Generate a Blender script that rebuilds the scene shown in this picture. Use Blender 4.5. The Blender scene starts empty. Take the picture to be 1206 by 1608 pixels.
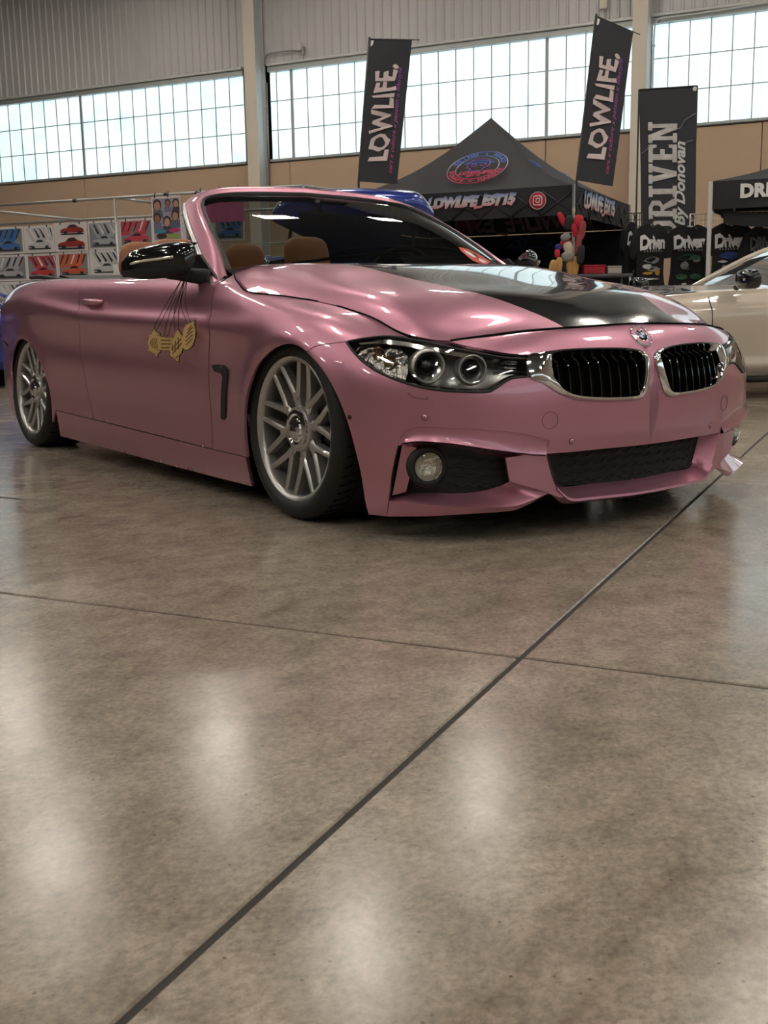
import bpy, bmesh, math, random
import numpy as np
from mathutils import Vector, Matrix
from mathutils.bvhtree import BVHTree
from mathutils.geometry import delaunay_2d_cdt
random.seed(4)
rng = np.random.default_rng(7)
SC = bpy.context.scene
COL = SC.collection

# ------------------------------------------------------------------ camera
# metres; x runs along the pink car to its nose, origin on the floor under its front axle
IW, IH = 1206, 1608
F_PX, YAW, PITCH, ROLL = 1725.527, 2.528519, 0.184352, -0.018121
CAM = np.array([3.278857, -2.796782, 0.727081])
def _basis(yaw, pitch, roll):
    f = np.array([math.cos(yaw)*math.cos(pitch), math.sin(yaw)*math.cos(pitch), -math.sin(pitch)])
    r = np.cross(f, [0, 0, 1]); r /= np.linalg.norm(r)
    u = np.cross(r, f)
    return (math.cos(roll)*r+math.sin(roll)*u, -math.sin(roll)*r+math.cos(roll)*u, f)
CR, CU, CD = _basis(YAW, PITCH, ROLL)
cam_data = bpy.data.cameras.new('camera')
cam = bpy.data.objects.new('camera', cam_data); COL.objects.link(cam)
cam_data.sensor_fit = 'AUTO'; cam_data.sensor_width = 36.0; cam_data.lens = F_PX/IH*36.0
cam_data.clip_start = 0.05; cam_data.clip_end = 300
cam_data.dof.use_dof = True; cam_data.dof.focus_distance = 4.4; cam_data.dof.aperture_fstop = 18.0
cam.matrix_world = Matrix(((CR[0], CU[0], -CD[0], CAM[0]), (CR[1], CU[1], -CD[1], CAM[1]), (CR[2], CU[2], -CD[2], CAM[2]), (0, 0, 0, 1)))
SC.camera = cam
def ray(px): return CD+CR*(px[0]-IW/2)/F_PX-CU*(px[1]-IH/2)/F_PX
def at(px, ax, val):
    v = ray(px); return CAM+v*(val-CAM[ax])/v[ax]
def at_plane(px, p0, n):
    v = ray(px); n = np.asarray(n, float); return CAM+v*(((np.asarray(p0)-CAM)@n)/(v@n))

# ------------------------------------------------------------------ world, exposure
w = bpy.data.worlds.new('world'); SC.world = w; w.use_nodes = True
w.node_tree.nodes['Background'].inputs[0].default_value = (.75, .86, 1, 1)
w.node_tree.nodes['Background'].inputs[1].default_value = 0.3
SC.view_settings.view_transform = 'Standard'; SC.view_settings.look = 'None'
SC.view_settings.gamma = 1; SC.view_settings.use_curve_mapping = False
SC.view_settings.exposure = 0.27
SC.cycles.caustics_reflective = False; SC.cycles.caustics_refractive = False
LAMP_POWER = 54.0
PANE_POWER = 0.92      # emission of the translucent wall panes (daylight behind)

# ------------------------------------------------------------------ materials
MATS = {}
def mat(name, col=(.5, .5, .5), rough=.5, metal=0., coat=0., spec=.5, emit=None, estr=0., coat_r=.03, alpha=1., trans=0., ior=1.45, noise=None, bump=None):
    """noise = (scale, amount) of colour variation, bump = (scale, strength) of fine relief"""
    if name in MATS: return MATS[name]
    m = bpy.data.materials.new(name); m.use_nodes = True
    nt = m.node_tree; b = nt.nodes['Principled BSDF']
    b.inputs['Base Color'].default_value = (*col, 1); b.inputs['Roughness'].default_value = rough
    b.inputs['Metallic'].default_value = metal; b.inputs['Coat Weight'].default_value = coat
    b.inputs['Coat Roughness'].default_value = coat_r; b.inputs['Specular IOR Level'].default_value = spec
    b.inputs['Transmission Weight'].default_value = trans; b.inputs['IOR'].default_value = ior
    b.inputs['Alpha'].default_value = alpha
    if emit:
        b.inputs['Emission Color'].default_value = (*emit, 1); b.inputs['Emission Strength'].default_value = estr
    if noise or bump:
        tc = nt.nodes.new('ShaderNodeTexCoord')
    if noise:
        n = nt.nodes.new('ShaderNodeTexNoise'); n.inputs['Scale'].default_value = noise[0]; n.inputs['Detail'].default_value = 5
        nt.links.new(tc.outputs['Object'], n.inputs['Vector'])
        mx = nt.nodes.new('ShaderNodeMix'); mx.data_type = 'RGBA'
        k = noise[1]
        mx.inputs[6].default_value = (*[max(0, c*(1-k)) for c in col], 1); mx.inputs[7].default_value = (*[min(1, c*(1+k)) for c in col], 1)
        nt.links.new(n.outputs['Fac'], mx.inputs[0]); nt.links.new(mx.outputs[2], b.inputs['Base Color'])
    if bump:
        n = nt.nodes.new('ShaderNodeTexNoise'); n.inputs['Scale'].default_value = bump[0]; n.inputs['Detail'].default_value = 4
        nt.links.new(tc.outputs['Object'], n.inputs['Vector'])
        bp = nt.nodes.new('ShaderNodeBump'); bp.inputs['Strength'].default_value = bump[1]; bp.inputs['Distance'].default_value = .01
        nt.links.new(n.outputs['Fac'], bp.inputs['Height']); nt.links.new(bp.outputs['Normal'], b.inputs['Normal'])
    MATS[name] = m
    return m
def set_in(m, **kw):
    b = m.node_tree.nodes['Principled BSDF']
    for k, v in kw.items(): b.inputs[k.replace('_', ' ')].default_value = v

# ------------------------------------------------------------------ objects
def tag(o, label=None, cat=None, group=None, kind=None):
    if label: o['label'] = label
    if cat: o['category'] = cat
    if group: o['group'] = group
    if kind: o['kind'] = kind
    return o
def empty(name, loc=(0, 0, 0), rz=0., label=None, cat=None, group=None, kind=None):
    o = bpy.data.objects.new(name, None); COL.objects.link(o)
    o.location = loc; o.rotation_euler = (0, 0, rz); o.empty_display_size = .1
    return tag(o, label, cat, group, kind)
def link(name, me, m=None, parent=None, loc=None):
    o = bpy.data.objects.new(name, me); COL.objects.link(o)
    if m is not None and not me.materials:
        for q in (m if isinstance(m, (list, tuple)) else [m]): me.materials.append(q)
    if parent is not None: o.parent = parent
    if loc is not None: o.location = loc
    return o
def copy_tree(o, parent=None):
    c = o.copy(); COL.objects.link(c); c.parent = parent
    for ch in list(o.children): copy_tree(ch, c)
    return c

class MB:
    """collects shapes of ONE part, then links them as one mesh object"""
    def __init__(s): s.v = []; s.f = []; s.s = []; s.mi = []; s.m = 0
    def add(s, v, f, smooth=False):
        k = len(s.v); s.v.extend([tuple(map(float, q)) for q in v])
        for q in f:
            s.f.append(tuple(int(i)+k for i in q)); s.s.append(smooth); s.mi.append(s.m)
        return s
    def box(s, c, d, rot=None):
        x, y, z = [q/2 for q in d]
        P = np.array([(a*x, b*y, e*z) for a in (-1, 1) for b in (-1, 1) for e in (-1, 1)], float)
        if rot is not None: P = P@np.asarray(rot).T
        P = P+np.asarray(c)
        return s.add(P, [(0, 1, 3, 2), (4, 6, 7, 5), (0, 4, 5, 1), (2, 3, 7, 6), (0, 2, 6, 4), (1, 5, 7, 3)])
    def bbox(s, c, d, b=.01, rot=None):
        """box with chamfered edges (24 vertices)"""
        x, y, z = [q/2 for q in d]; b = min(b, x*.9, y*.9, z*.9)
        P = []; idx = {}
        for a in (-1, 1):
            for e in (-1, 1):
                for g in (-1, 1):
                    for k in range(3):
                        q = [a*x, e*y, g*z]
                        for j in range(3):
                            if j != k: q[j] -= b*(a, e, g)[j]
                        idx[(a, e, g, k)] = len(P); P.append(q)
        F = []
        for k in range(3):
            i, j = [(1, 2), (0, 2), (0, 1)][k]
            for sg in (-1, 1):
                loop = []
                for (p, q) in ((-1, -1), (1, -1), (1, 1), (-1, 1)):
                    t = [0, 0, 0]; t[k] = sg; t[i] = p; t[j] = q; loop.append(idx[(*t, k)])
                F.append(loop)
        for k in range(3):
            i, j = [(1, 2), (0, 2), (0, 1)][k]
            for p in (-1, 1):
                for q in (-1, 1):
                    t0 = [0]*3; t1 = [0]*3
                    t0[i] = p; t0[j] = q; t0[k] = -1; t1[i] = p; t1[j] = q; t1[k] = 1
                    F.append([idx[(*t0, i)], idx[(*t1, i)], idx[(*t1, j)], idx[(*t0, j)]])
        for a in (-1, 1):
            for e in (-1, 1):
                for g in (-1, 1): F.append([idx[(a, e, g, k)] for k in range(3)])
        P = np.array(P, float)
        if rot is not None: P = P@np.asarray(rot).T
        return s.add(P+np.asarray(c), F)
    def tube(s, path, r, n=8, cap=True, closed=False):
        path = np.asarray(path, float); N = len(path)
        r = np.broadcast_to(r, (N,))
        T = np.gradient(path, axis=0) if not closed else np.roll(path, -1, 0)-np.roll(path, 1, 0)
        T /= np.linalg.norm(T, axis=1)[:, None]+1e-12
        ref = np.array([0, 0, 1.]) if abs(T[0][2]) < .9 else np.array([1., 0, 0])
        a = np.cross(T[0], ref); a /= np.linalg.norm(a); V = []
        for i in range(N):
            a = a-T[i]*(a@T[i]); a /= np.linalg.norm(a)+1e-12
            b = np.cross(T[i], a)
            for k in range(n):
                t = 2*math.pi*k/n; V.append(path[i]+r[i]*(a*math.cos(t)+b*math.sin(t)))
        F = []
        for i in range(N if closed else N-1):
            j = (i+1) % N
            for k in range(n): F.append((i*n+k, i*n+(k+1) % n, j*n+(k+1) % n, j*n+k))
        s.add(V, F, True)
        if cap and not closed:
            k = len(s.v)-len(V)
            s.f.append(tuple(k+q for q in range(n))[::-1]); s.s.append(False); s.mi.append(s.m)
            s.f.append(tuple(k+(N-1)*n+q for q in range(n))); s.s.append(False); s.mi.append(s.m)
        return s
    def lathe(s, prof, n=32, axis='z', c=(0, 0, 0), M=None, smooth=True):
        """prof = [(radius, height)]"""
        V = []
        for (r, h) in prof:
            for k in range(n):
                t = 2*math.pi*k/n; a, b = r*math.cos(t), r*math.sin(t)
                V.append({'z': (a, b, h), 'y': (a, h, b), 'x': (h, a, b)}[axis])
        V = np.array(V, float)
        if M is not None: V = V@np.asarray(M).T
        V = V+np.asarray(c); F = []
        for i in range(len(prof)-1):
            for k in range(n): F.append((i*n+k, i*n+(k+1) % n, (i+1)*n+(k+1) % n, (i+1)*n+k))
        return s.add(V, F, smooth)
    def grid(s, G, smooth=True, flip=False, closed_u=False):
        G = np.asarray(G, float); a, b = G.shape[:2]
        F = []
        for i in range(a if closed_u else a-1):
            for j in range(b-1):
                k = (i+1) % a
                q = (i*b+j, k*b+j, k*b+j+1, i*b+j+1)
                F.append(q[::-1] if flip else q)
        return s.add(G.reshape(-1, 3), F, smooth)
    def prism(s, poly, z0, z1, M=None, o=(0, 0, 0)):
        """poly: 2D loop extruded z0..z1, mapped by columns of M"""
        n = len(poly); V = [(x, y, z0) for x, y in poly]+[(x, y, z1) for x, y in poly]
        V = np.array(V, float)
        if M is not None: V = V@np.asarray(M).T
        V = V+np.asarray(o)
        F = [tuple(range(n))[::-1], tuple(range(n, 2*n))]+[(i, (i+1) % n, n+(i+1) % n, n+i) for i in range(n)]
        return s.add(V, F)
    def mesh(s, name):
        me = bpy.data.meshes.new(name); me.from_pydata(s.v, [], s.f)
        me.polygons.foreach_set('use_smooth', s.s)
        if any(s.mi): me.polygons.foreach_set('material_index', s.mi)
        me.update(); return me
    def build(s, name, m, parent=None, loc=None, sharp=None, fix=True):
        me = s.mesh(name)
        if fix:
            bm = bmesh.new(); bm.from_mesh(me); bmesh.ops.recalc_face_normals(bm, faces=bm.faces); bm.to_mesh(me); bm.free()
        if sharp is not None: me.set_sharp_from_angle(angle=math.radians(sharp))
        return link(name, me, m, parent, loc)
def rotz(a): return np.array([[math.cos(a), -math.sin(a), 0], [math.sin(a), math.cos(a), 0], [0, 0, 1]])
def crom(P, n, closed=False):
    """Catmull-Rom through P, resampled to n points of equal spacing"""
    P = np.asarray(P, float)
    if closed: Q = np.vstack([P[-1:], P, P[:2]])
    else: Q = np.vstack([2*P[:1]-P[1:2], P, 2*P[-1:]-P[-2:-1]])
    out = []
    for i in range(1, len(Q)-2):
        t = np.linspace(0, 1, 16, endpoint=False)[:, None]
        a, b, c, d = Q[i-1], Q[i], Q[i+1], Q[i+2]
        out.append(.5*(2*b+(c-a)*t+(2*a-5*b+4*c-d)*t*t+(3*b-a-3*c+d)*t**3))
    out = np.vstack(out+[Q[-2:-1]])
    return resample(out, n, closed)
def resample(P, n, closed=False):
    P = np.asarray(P, float)
    L = np.r_[0, np.cumsum(np.linalg.norm(np.diff(P, axis=0), axis=1))]
    t = np.linspace(0, L[-1], n+1)[:-1] if closed else np.linspace(0, L[-1], n)
    return np.stack([np.interp(t, L, P[:, k]) for k in range(P.shape[1])], 1)
def nspline(xs, ys):
    """natural cubic spline, ys may be vector valued"""
    xs = np.asarray(xs, float); ys = np.asarray(ys, float); n = len(xs); h = np.diff(xs)
    A = np.eye(n); B = np.zeros_like(ys)
    for i in range(1, n-1):
        A[i, i-1], A[i, i], A[i, i+1] = h[i-1], 2*(h[i-1]+h[i]), h[i]
        B[i] = 6*((ys[i+1]-ys[i])/h[i]-(ys[i]-ys[i-1])/h[i-1])
    m = np.linalg.solve(A, B)
    def f(x):
        x = np.atleast_1d(np.asarray(x, float)); i = np.clip(np.searchsorted(xs, x)-1, 0, n-2)
        t = x-xs[i]; hh = h[i]
        if ys.ndim > 1: t = t[:, None]; hh = hh[:, None]
        return ys[i]+t*((ys[i+1]-ys[i])/hh-hh*(2*m[i]+m[i+1])/6)+t*t*m[i]/2+t**3*(m[i+1]-m[i])/(6*hh)
    return f
def pchip(xs, ys):
    xs = np.asarray(xs, float); ys = np.asarray(ys, float); h = np.diff(xs); d = np.diff(ys)/h; n = len(xs)
    m = np.zeros(n); m[0], m[-1] = d[0], d[-1]
    for i in range(1, n-1):
        if d[i-1]*d[i] > 0:
            w1, w2 = 2*h[i]+h[i-1], h[i]+2*h[i-1]; m[i] = (w1+w2)/(w1/d[i-1]+w2/d[i])
    def f(x):
        x = np.asarray(x, float); i = np.clip(np.searchsorted(xs, x)-1, 0, n-2); t = (x-xs[i])/h[i]
        return (ys[i]*(1+2*t)*(1-t)**2+m[i]*h[i]*t*(1-t)**2+ys[i+1]*t*t*(3-2*t)+m[i+1]*h[i]*t*t*(t-1))
    return f
def inpoly(P, poly):
    P = np.asarray(P); poly = np.asarray(poly); x, y = P[:, 0], P[:, 1]; c = np.zeros(len(P), bool)
    j = len(poly)-1
    for i in range(len(poly)):
        xi, yi = poly[i]; xj, yj = poly[j]
        k = ((yi > y) != (yj > y)) & (x < (xj-xi)*(y-yi)/(yj-yi+1e-15)+xi)
        c ^= k; j = i
    return c
def segdist(P, poly):
    P = np.asarray(P); poly = np.asarray(poly); d = np.full(len(P), 1e9)
    for i in range(len(poly)):
        a = poly[i]; b = poly[(i+1) % len(poly)]; ab = b-a; t = np.clip(((P-a)@ab)/(ab@ab+1e-15), 0, 1)
        d = np.minimum(d, np.linalg.norm(P-a-t[:, None]*ab, axis=1))
    return d
def inset(poly, g):
    poly = np.asarray(poly, float); nx = np.roll(poly, -1, 0); pv = np.roll(poly, 1, 0)
    area = .5*np.sum(poly[:, 0]*nx[:, 1]-nx[:, 0]*poly[:, 1]); sg = 1 if area > 0 else -1
    e1 = poly-pv; e2 = nx-poly
    n1 = np.stack([-e1[:, 1], e1[:, 0]], 1); n1 /= np.linalg.norm(n1, axis=1)[:, None]+1e-12
    n2 = np.stack([-e2[:, 1], e2[:, 0]], 1); n2 /= np.linalg.norm(n2, axis=1)[:, None]+1e-12
    b = n1+n2; b /= np.linalg.norm(b, axis=1)[:, None]+1e-9
    k = np.clip(1/np.maximum((b*n1).sum(1), .4), 1, 2.5)
    return poly+sg*g*b*k[:, None]
# ================================================================== THE HALL
# hall frame: s runs along the back wall (to the left), d from the wall into the hall
WY = 3.652198
WD = np.array([math.cos(WY), math.sin(WY), 0]); WN = np.array([-math.sin(WY), math.cos(WY), 0])
Q0 = np.array([-9.434, 12.806, 0])
def hall(s, d, z=0): return Q0+WD*s+WN*d+np.array([0, 0, z])
def in_hall(o): o.location = Q0; o.rotation_euler = (0, 0, WY); return o
def sd_of(P): P = np.asarray(P)-Q0; return P@WD, P@WN
S0, S1, D1, ZC = -17.0, 32.0, 34.0, 9.0

# ---- polished concrete
def floor_material():
    m = bpy.data.materials.new('polished_concrete'); m.use_nodes = True; nt = m.node_tree; b = nt.nodes['Principled BSDF']
    N = nt.nodes.new; Lk = nt.links.new
    geo = N('ShaderNodeNewGeometry')
    mp = N('ShaderNodeMapping'); mp.inputs['Rotation'].default_value = (0, 0, -2.53); mp.inputs['Scale'].default_value = (1.15, .95, 1)
    Lk(geo.outputs['Position'], mp.inputs['Vector'])
    def noise(sc, det, vec, dist=0., rough=.6):
        n = N('ShaderNodeTexNoise'); n.inputs['Scale'].default_value = sc; n.inputs['Detail'].default_value = det
        n.inputs['Distortion'].default_value = dist; n.inputs['Roughness'].default_value = rough; Lk(vec, n.inputs['Vector']); return n.outputs['Fac']
    def ramp(f, p0, p1, c0, c1):
        r = N('ShaderNodeValToRGB'); r.color_ramp.elements[0].position = p0; r.color_ramp.elements[1].position = p1
        r.color_ramp.elements[0].color = (*c0, 1); r.color_ramp.elements[1].color = (*c1, 1); Lk(f, r.inputs[0]); return r.outputs[0]
    def mul(a, c, fac=1.):
        x = N('ShaderNodeMix'); x.data_type = 'RGBA'; x.blend_type = 'MULTIPLY'; x.inputs[0].default_value = fac; Lk(a, x.inputs[6]); Lk(c, x.inputs[7]); return x.outputs[2]
    big = noise(.9, 6, geo.outputs['Position'], .6); mid = noise(3.0, 9, mp.outputs[0], .35, .68); fine = noise(75, 7, mp.outputs[0], .0, .75)
    c = ramp(big, .30, .72, (.275, .227, .180), (.390, .332, .268))
    c = mul(c, ramp(mid, .28, .62, (.74, .73, .72), (1.08, 1.08, 1.08)))
    c = mul(c, ramp(fine, .32, .60, (.62, .61, .60), (1.12, 1.12, 1.12)))
    gr = noise(14, 8, mp.outputs[0], .2, .72); c = mul(c, ramp(gr, .30, .62, (.70, .69, .68), (1.10, 1.10, 1.10)))
    v = N('ShaderNodeTexVoronoi'); v.inputs['Scale'].default_value = 26; Lk(geo.outputs['Position'], v.inputs['Vector'])
    c = mul(c, ramp(v.outputs['Distance'], .03, .09, (.30, .28, .27), (1, 1, 1)), .85)
    st = noise(1.7, 5, geo.outputs['Position'], 1.2)
    c = mul(c, ramp(st, .62, .70, (1, 1, 1), (.66, .62, .58)), .7)
    Lk(c, b.inputs['Base Color'])
    b.inputs['Coat Weight'].default_value = .0
    rr = ramp(mid, .3, .7, (.14,)*3, (.22,)*3); Lk(rr, b.inputs['Roughness'])
    b.inputs['Specular IOR Level'].default_value = .42
    bp = N('ShaderNodeBump'); bp.inputs['Strength'].default_value = .10; bp.inputs['Distance'].default_value = .0012
    Lk(fine, bp.inputs['Height']); Lk(bp.outputs[0], b.inputs['Normal'])
    return m
M_DARK = mat('dark_void', (.004, .004, .004), .9, spec=.1)
M_FLOOR = floor_material()
M_JOINT = mat('joint_filler', (.035, .028, .024), .8)
fl = in_hall(empty('floor', kind='structure', label='polished grey brown concrete floor cut into large slabs'))
mb = MB(); mb.box(((S0+S1)/2, D1/2, -.0235), (S1-S0, D1, .04)); mb.build('joint_bed', M_JOINT, fl)
JS, JD, JW = 6.0, 6.0, .012
se = [S0]+[x for x in np.arange(-2.764-JS*4, S1, JS) if S0+.3 < x < S1-.3]+[S1]
de = [0]+[x for x in np.arange(17.712-JD*3, D1, JD) if .3 < x < D1-.3]+[D1]
for i in range(len(se)-1):
    for j in range(len(de)-1):
        mb = MB(); cx, cy = (se[i]+se[i+1])/2, (de[j]+de[j+1])/2
        mb.bbox((0, 0, -.02), (se[i+1]-se[i]-JW, de[j+1]-de[j]-JW, .04), .003); mb.build('slab', M_FLOOR, fl, (cx, cy, 0), fix=False)
# short open crack left of the car
mb = MB(); pts = [at(p, 2, .0005) for p in [(-6, 780), (8, 781.5), (20, 782.5), (32, 784), (44, 784.5), (60, 786.5), (85, 787.5), (112, 789.5)]]
wds = [.012, .014, .010, .012, .009, .004, .003, .001]
L = []
for q, w_ in zip(pts, wds): L.append([q-np.array([0, w_, 0]), q+np.array([.001, 0, .0004]), q+np.array([.004, w_, 0])])
mb.grid(np.array(L), False); mb.build('crack', M_JOINT, fl).matrix_parent_inverse = Matrix.Translation(Q0).to_4x4().inverted() if False else (Matrix.Translation(Vector(Q0))@Matrix.Rotation(WY, 4, 'Z')).inverted()

# ---- back wall
M_TANW = mat('tan_wall', (.52, .37, .26), .7, noise=(2.5, .05), bump=(60, .05))
M_CORR = mat('corrugated_sheet', (.57, .56, .56), .5, .15, noise=(1.5, .05))
M_FRAME = mat('window_frame_grey', (.42, .44, .43), .45, .4)
M_FLASH = mat('pale_flashing', (.62, .61, .59), .45, .2)
M_COLUMN = mat('cream_column', (.70, .62, .53), .55, noise=(3, .04))
def pane_material():
    m = bpy.data.materials.new('translucent_pane'); m.use_nodes = True; nt = m.node_tree; b = nt.nodes['Principled BSDF']
    N = nt.nodes.new; Lk = nt.links.new
    b.inputs['Base Color'].default_value = (.75, .82, .84, 1); b.inputs['Roughness'].default_value = .35
    geo = N('ShaderNodeNewGeometry'); n = N('ShaderNodeTexNoise'); n.inputs['Scale'].default_value = 2.2; n.inputs['Detail'].default_value = 3
    Lk(geo.outputs['Position'], n.inputs['Vector'])
    r = N('ShaderNodeValToRGB'); r.color_ramp.elements[0].position = .3; r.color_ramp.elements[1].position = .62
    r.color_ramp.elements[0].color = (.52, .73, .82, 1); r.color_ramp.elements[1].color = (.74, .92, .97, 1)
    Lk(n.outputs['Fac'], r.inputs[0]); Lk(r.outputs[0], b.inputs['Emission Color']); b.inputs['Emission Strength'].default_value = PANE_POWER
    return m
M_PANE = pane_material()
ZS, ZT = 3.69, 5.345
wb = in_hall(empty('wall_back', kind='structure', label='tan panelled hall wall with ribbed metal sheet above the windows'))
seams = [S0, -11.5, -6.4, -1.2+.2, 2.70, 7.99, 13.2, 18.5, 24, S1]
for a, b_ in zip(seams[:-1], seams[1:]):
    mb = MB(); mb.bbox(((a+b_)/2, -.1, ZS/2-.04), (b_-a-.012, .2, ZS-.08), .006); mb.build('wall_panel', M_TANW, wb, fix=False)
mb = MB(); mb.box(((S0+S1)/2, -.26, ZC/2), (S1-S0, .1, ZC)); mb.build('backing', M_DARK, wb)
# ribbed sheet
xs = []; pitch = .1795
for k in range(int((S1-S0)/pitch)):
    x = S0+k*pitch; xs += [(x, 0), (x+.10, 0), (x+.115, .022), (x+.145, .022), (x+.16, 0)]
Gc = np.array([[(x, y-.05, 5.50), (x, y-.05, ZC+.3)] for x, y in xs]); mb = MB(); mb.grid(Gc, False); mb.build('ribbed_sheet', M_CORR, wb)
# windows: bays of panes
bays = [(9.0, 24.5, [13.196, 18.45], 13.196), (1.0, 8.42, [7.99, 2.702], 2.702), (-14.5, .86, [-4.7, -10.0], .577)]
PWD = .3475
pane_me = MB(); pane_me.bbox((0, 0, 0), (PWD-.014, .03, .553-.014), .004); pane_mesh = pane_me.mesh('pane'); pane_mesh.materials.append(M_PANE)
for n, (a, b_, thick, x0) in enumerate(bays):
    wo = in_hall(empty('window_%d' % (n+1), kind='structure', label=['band of translucent panes left of the left column', 'band of translucent panes between the two columns', 'band of translucent panes right of the right column'][n]))
    cuts = sorted([x0+k*PWD for k in range(-60, 60) if a < x0+k*PWD < b_])
    ed = [a]+cuts+[b_]
    for i in range(len(ed)-1):
        wv = ed[i+1]-ed[i]
        if wv < .03: continue
        for r in range(3):
            z = ZS+.276+r*.5517
            if abs(wv-PWD) < .002: o = link('pane', pane_mesh, None, wo, ((ed[i]+ed[i+1])/2, -.08, z))
            else:
                mb = MB(); mb.bbox((0, 0, 0), (wv-.014, .03, .539), .004); mb.build('pane', M_PANE, wo, ((ed[i]+ed[i+1])/2, -.08, z), fix=False)
    for c in cuts:
        tk = any(abs(c-t) < .12 for t in thick)
        mb = MB(); mb.box((c, -.065, (ZS+ZT)/2), (.055 if tk else .017, .06 if tk else .03, ZT-ZS)); mb.build('mullion', M_FRAME, wo)
    for r in range(1, 3):
        mb = MB(); mb.box(((a+b_)/2, -.068, ZS+r*.5517), (b_-a, .028, .017)); mb.build('transom', M_FRAME, wo)
    mb = MB(); mb.box(((a+b_)/2, -.03, ZT+.045), (b_-a, .10, .09)); mb.build('head_frame', M_FRAME, wo)
    mb = MB(); mb.bbox(((a+b_)/2, 0, ZT+.125), (b_-a, .14, .05), .01); mb.build('head_flashing', M_FLASH, wo, fix=False)
    mb = MB(); mb.bbox(((a+b_)/2, -.02, ZS-.035), (b_-a, .12, .05), .008); mb.build('window_sill', M_FRAME, wo, fix=False)
# the same translucent band along the right-hand wall
wo = in_hall(empty('window_4', kind='structure', label='band of translucent panes along the right-hand wall'))
pm = MB(); pm.bbox((0, 0, 0), (.03, 1.36, .539), .004); pm = pm.mesh('pane'); pm.materials.append(M_PANE)
for i in range(22):
    for r in range(3): link('pane', pm, None, wo, (S0+.06, 1.5+i*1.39, ZS+.276+r*.5517))
    mb = MB(); mb.box((S0+.07, 1.5+(i+.5)*1.39, (ZS+ZT)/2), (.05, .03, ZT-ZS)); mb.build('mullion', M_FRAME, wo)
for z in (ZS-.03, ZT+.04): mb = MB(); mb.bbox((S0+.06, 16.1, z), (.12, 31, .06), .01); mb.build('frame', M_FRAME, wo, fix=False)
# columns
for (sa, sb, lab) in ((8.50, 8.765, 'pale steel column between the left and middle window bands'), (.855, 1.11, 'pale steel column behind the tall black banners')):
    o = in_hall(empty('column', label=lab, cat='column', group='wall columns'))
    cx = (sa+sb)/2
    for y in (.318, .012):
        mb = MB(); mb.bbox((cx, y, ZC/2), (sb-sa, .024, ZC), .003); mb.build('flange', M_COLUMN, o, fix=False)
    mb = MB(); mb.box((cx, .165, ZC/2), (sb-sa-.02, .29, ZC)); mb.build('web', mat('column_web', (.52, .55, .57), .5), o)
    mb = MB(); mb.bbox((cx, .17, .01), (sb-sa+.16, .5, .02), .004); mb.build('base_plate', M_FRAME, o, fix=False)
# conduit beside the left column
M_COND = mat('galvanised_conduit', (.33, .33, .32), .4, .7)
def wall_at(px, d=.05):
    v = ray(px); t = ((Q0-CAM)@WN+d)/(v@WN); P = CAM+v*t; return np.array([*sd_of(P), P[2]])
cd = in_hall(empty('conduit', label='thin grey conduit climbing beside the left column to a small box', cat='conduit'))
pts = [wall_at(p, .04) for p in [(421.5, 300), (419.5, 240), (417.5, 170), (415.5, 105), (416.5, 92), (423, 84), (432, 83), (445, 81), (458, 79.5), (470, 80)]]
mb = MB(); mb.tube(crom(pts, 60), .013, 8); mb.build('pipe', M_COND, cd)
mb = MB(); mb.tube([wall_at((423.5, 302), .03), wall_at((418.5, 130), .03)], .016, 8); mb.build('pipe', M_COND, cd)
c = wall_at((471, 74), .05); mb = MB(); mb.bbox(c, (.10, .1, .13), .01); mb.build('junction_box', mat('box_white', (.62, .60, .57), .5), cd, fix=False)
c2 = wall_at((476, 80), .06); mb = MB(); mb.bbox(c2, (.04, .08, .16), .01); mb.tube([c2, wall_at((476.5, 92), .06), wall_at((478, 97), .05)], .01, 6); mb.build('switch', M_COND, cd, fix=False)
# conduit loop at the right window and the box above the banner
cd = in_hall(empty('conduit', label='pale conduit bending over the corner of the right window', cat='conduit'))
pts = [wall_at(p, .08) for p in [(1024.5, 145), (1025.5, 100), (1027, 60), (1028.5, 40), (1032, 31), (1041, 27.5), (1056, 25.5), (1100, 20), (1206, 4)]]
mb = MB(); mb.tube(crom(pts, 60), .014, 8); mb.build('pipe', M_FLASH, cd)
mb = MB(); mb.bbox(wall_at((1026, 72), .07), (.07, .03, .02), .004); mb.build('clamp', M_COND, cd, fix=False)
sb_o = in_hall(empty('junction_box', label='small cream junction box above the tilted banner', cat='box'))
c = wall_at((948, 4), .06); mb = MB(); mb.bbox(c, (.13, .1, .22), .012); mb.build('case', M_COLUMN, sb_o, fix=False)
mb = MB(); mb.tube([wall_at((946.5, 10), .06), wall_at((946.5, 40), .06)], .018, 8); mb.build('pipe', M_FLASH, sb_o)
# other walls and the roof (seen in reflections)
M_WALL2 = mat('painted_block', (.50, .42, .34), .7, noise=(2, .06))
M_ROOF = mat('roof_deck', (.075, .072, .07), .6)
M_WALL3 = mat('dimmed_left_wall', (.10, .085, .075), .8, noise=(3, .2))  # unseen left wall, made dark to dim what the door reflects
for nm, c, d in (('wall_left', (S1+.1, D1/2, ZC/2), (.2, D1, ZC)), ('wall_right', (S0-.1, D1/2, ZC/2), (.2, D1, ZC)), ('wall_front', ((S0+S1)/2, D1+.1, ZC/2), (S1-S0, .2, ZC))):
    mb = MB(); mb.box(c, d); in_hall(tag(mb.build(nm, M_WALL3 if nm == 'wall_left' else M_WALL2), kind='structure'))
ce = in_hall(empty('ceiling', kind='structure', label='grey metal roof deck on steel joists'))
mb = MB(); mb.box(((S0+S1)/2, D1/2, ZC+.1), (S1-S0, D1, .2)); mb.build('deck', M_ROOF, ce)
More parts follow.
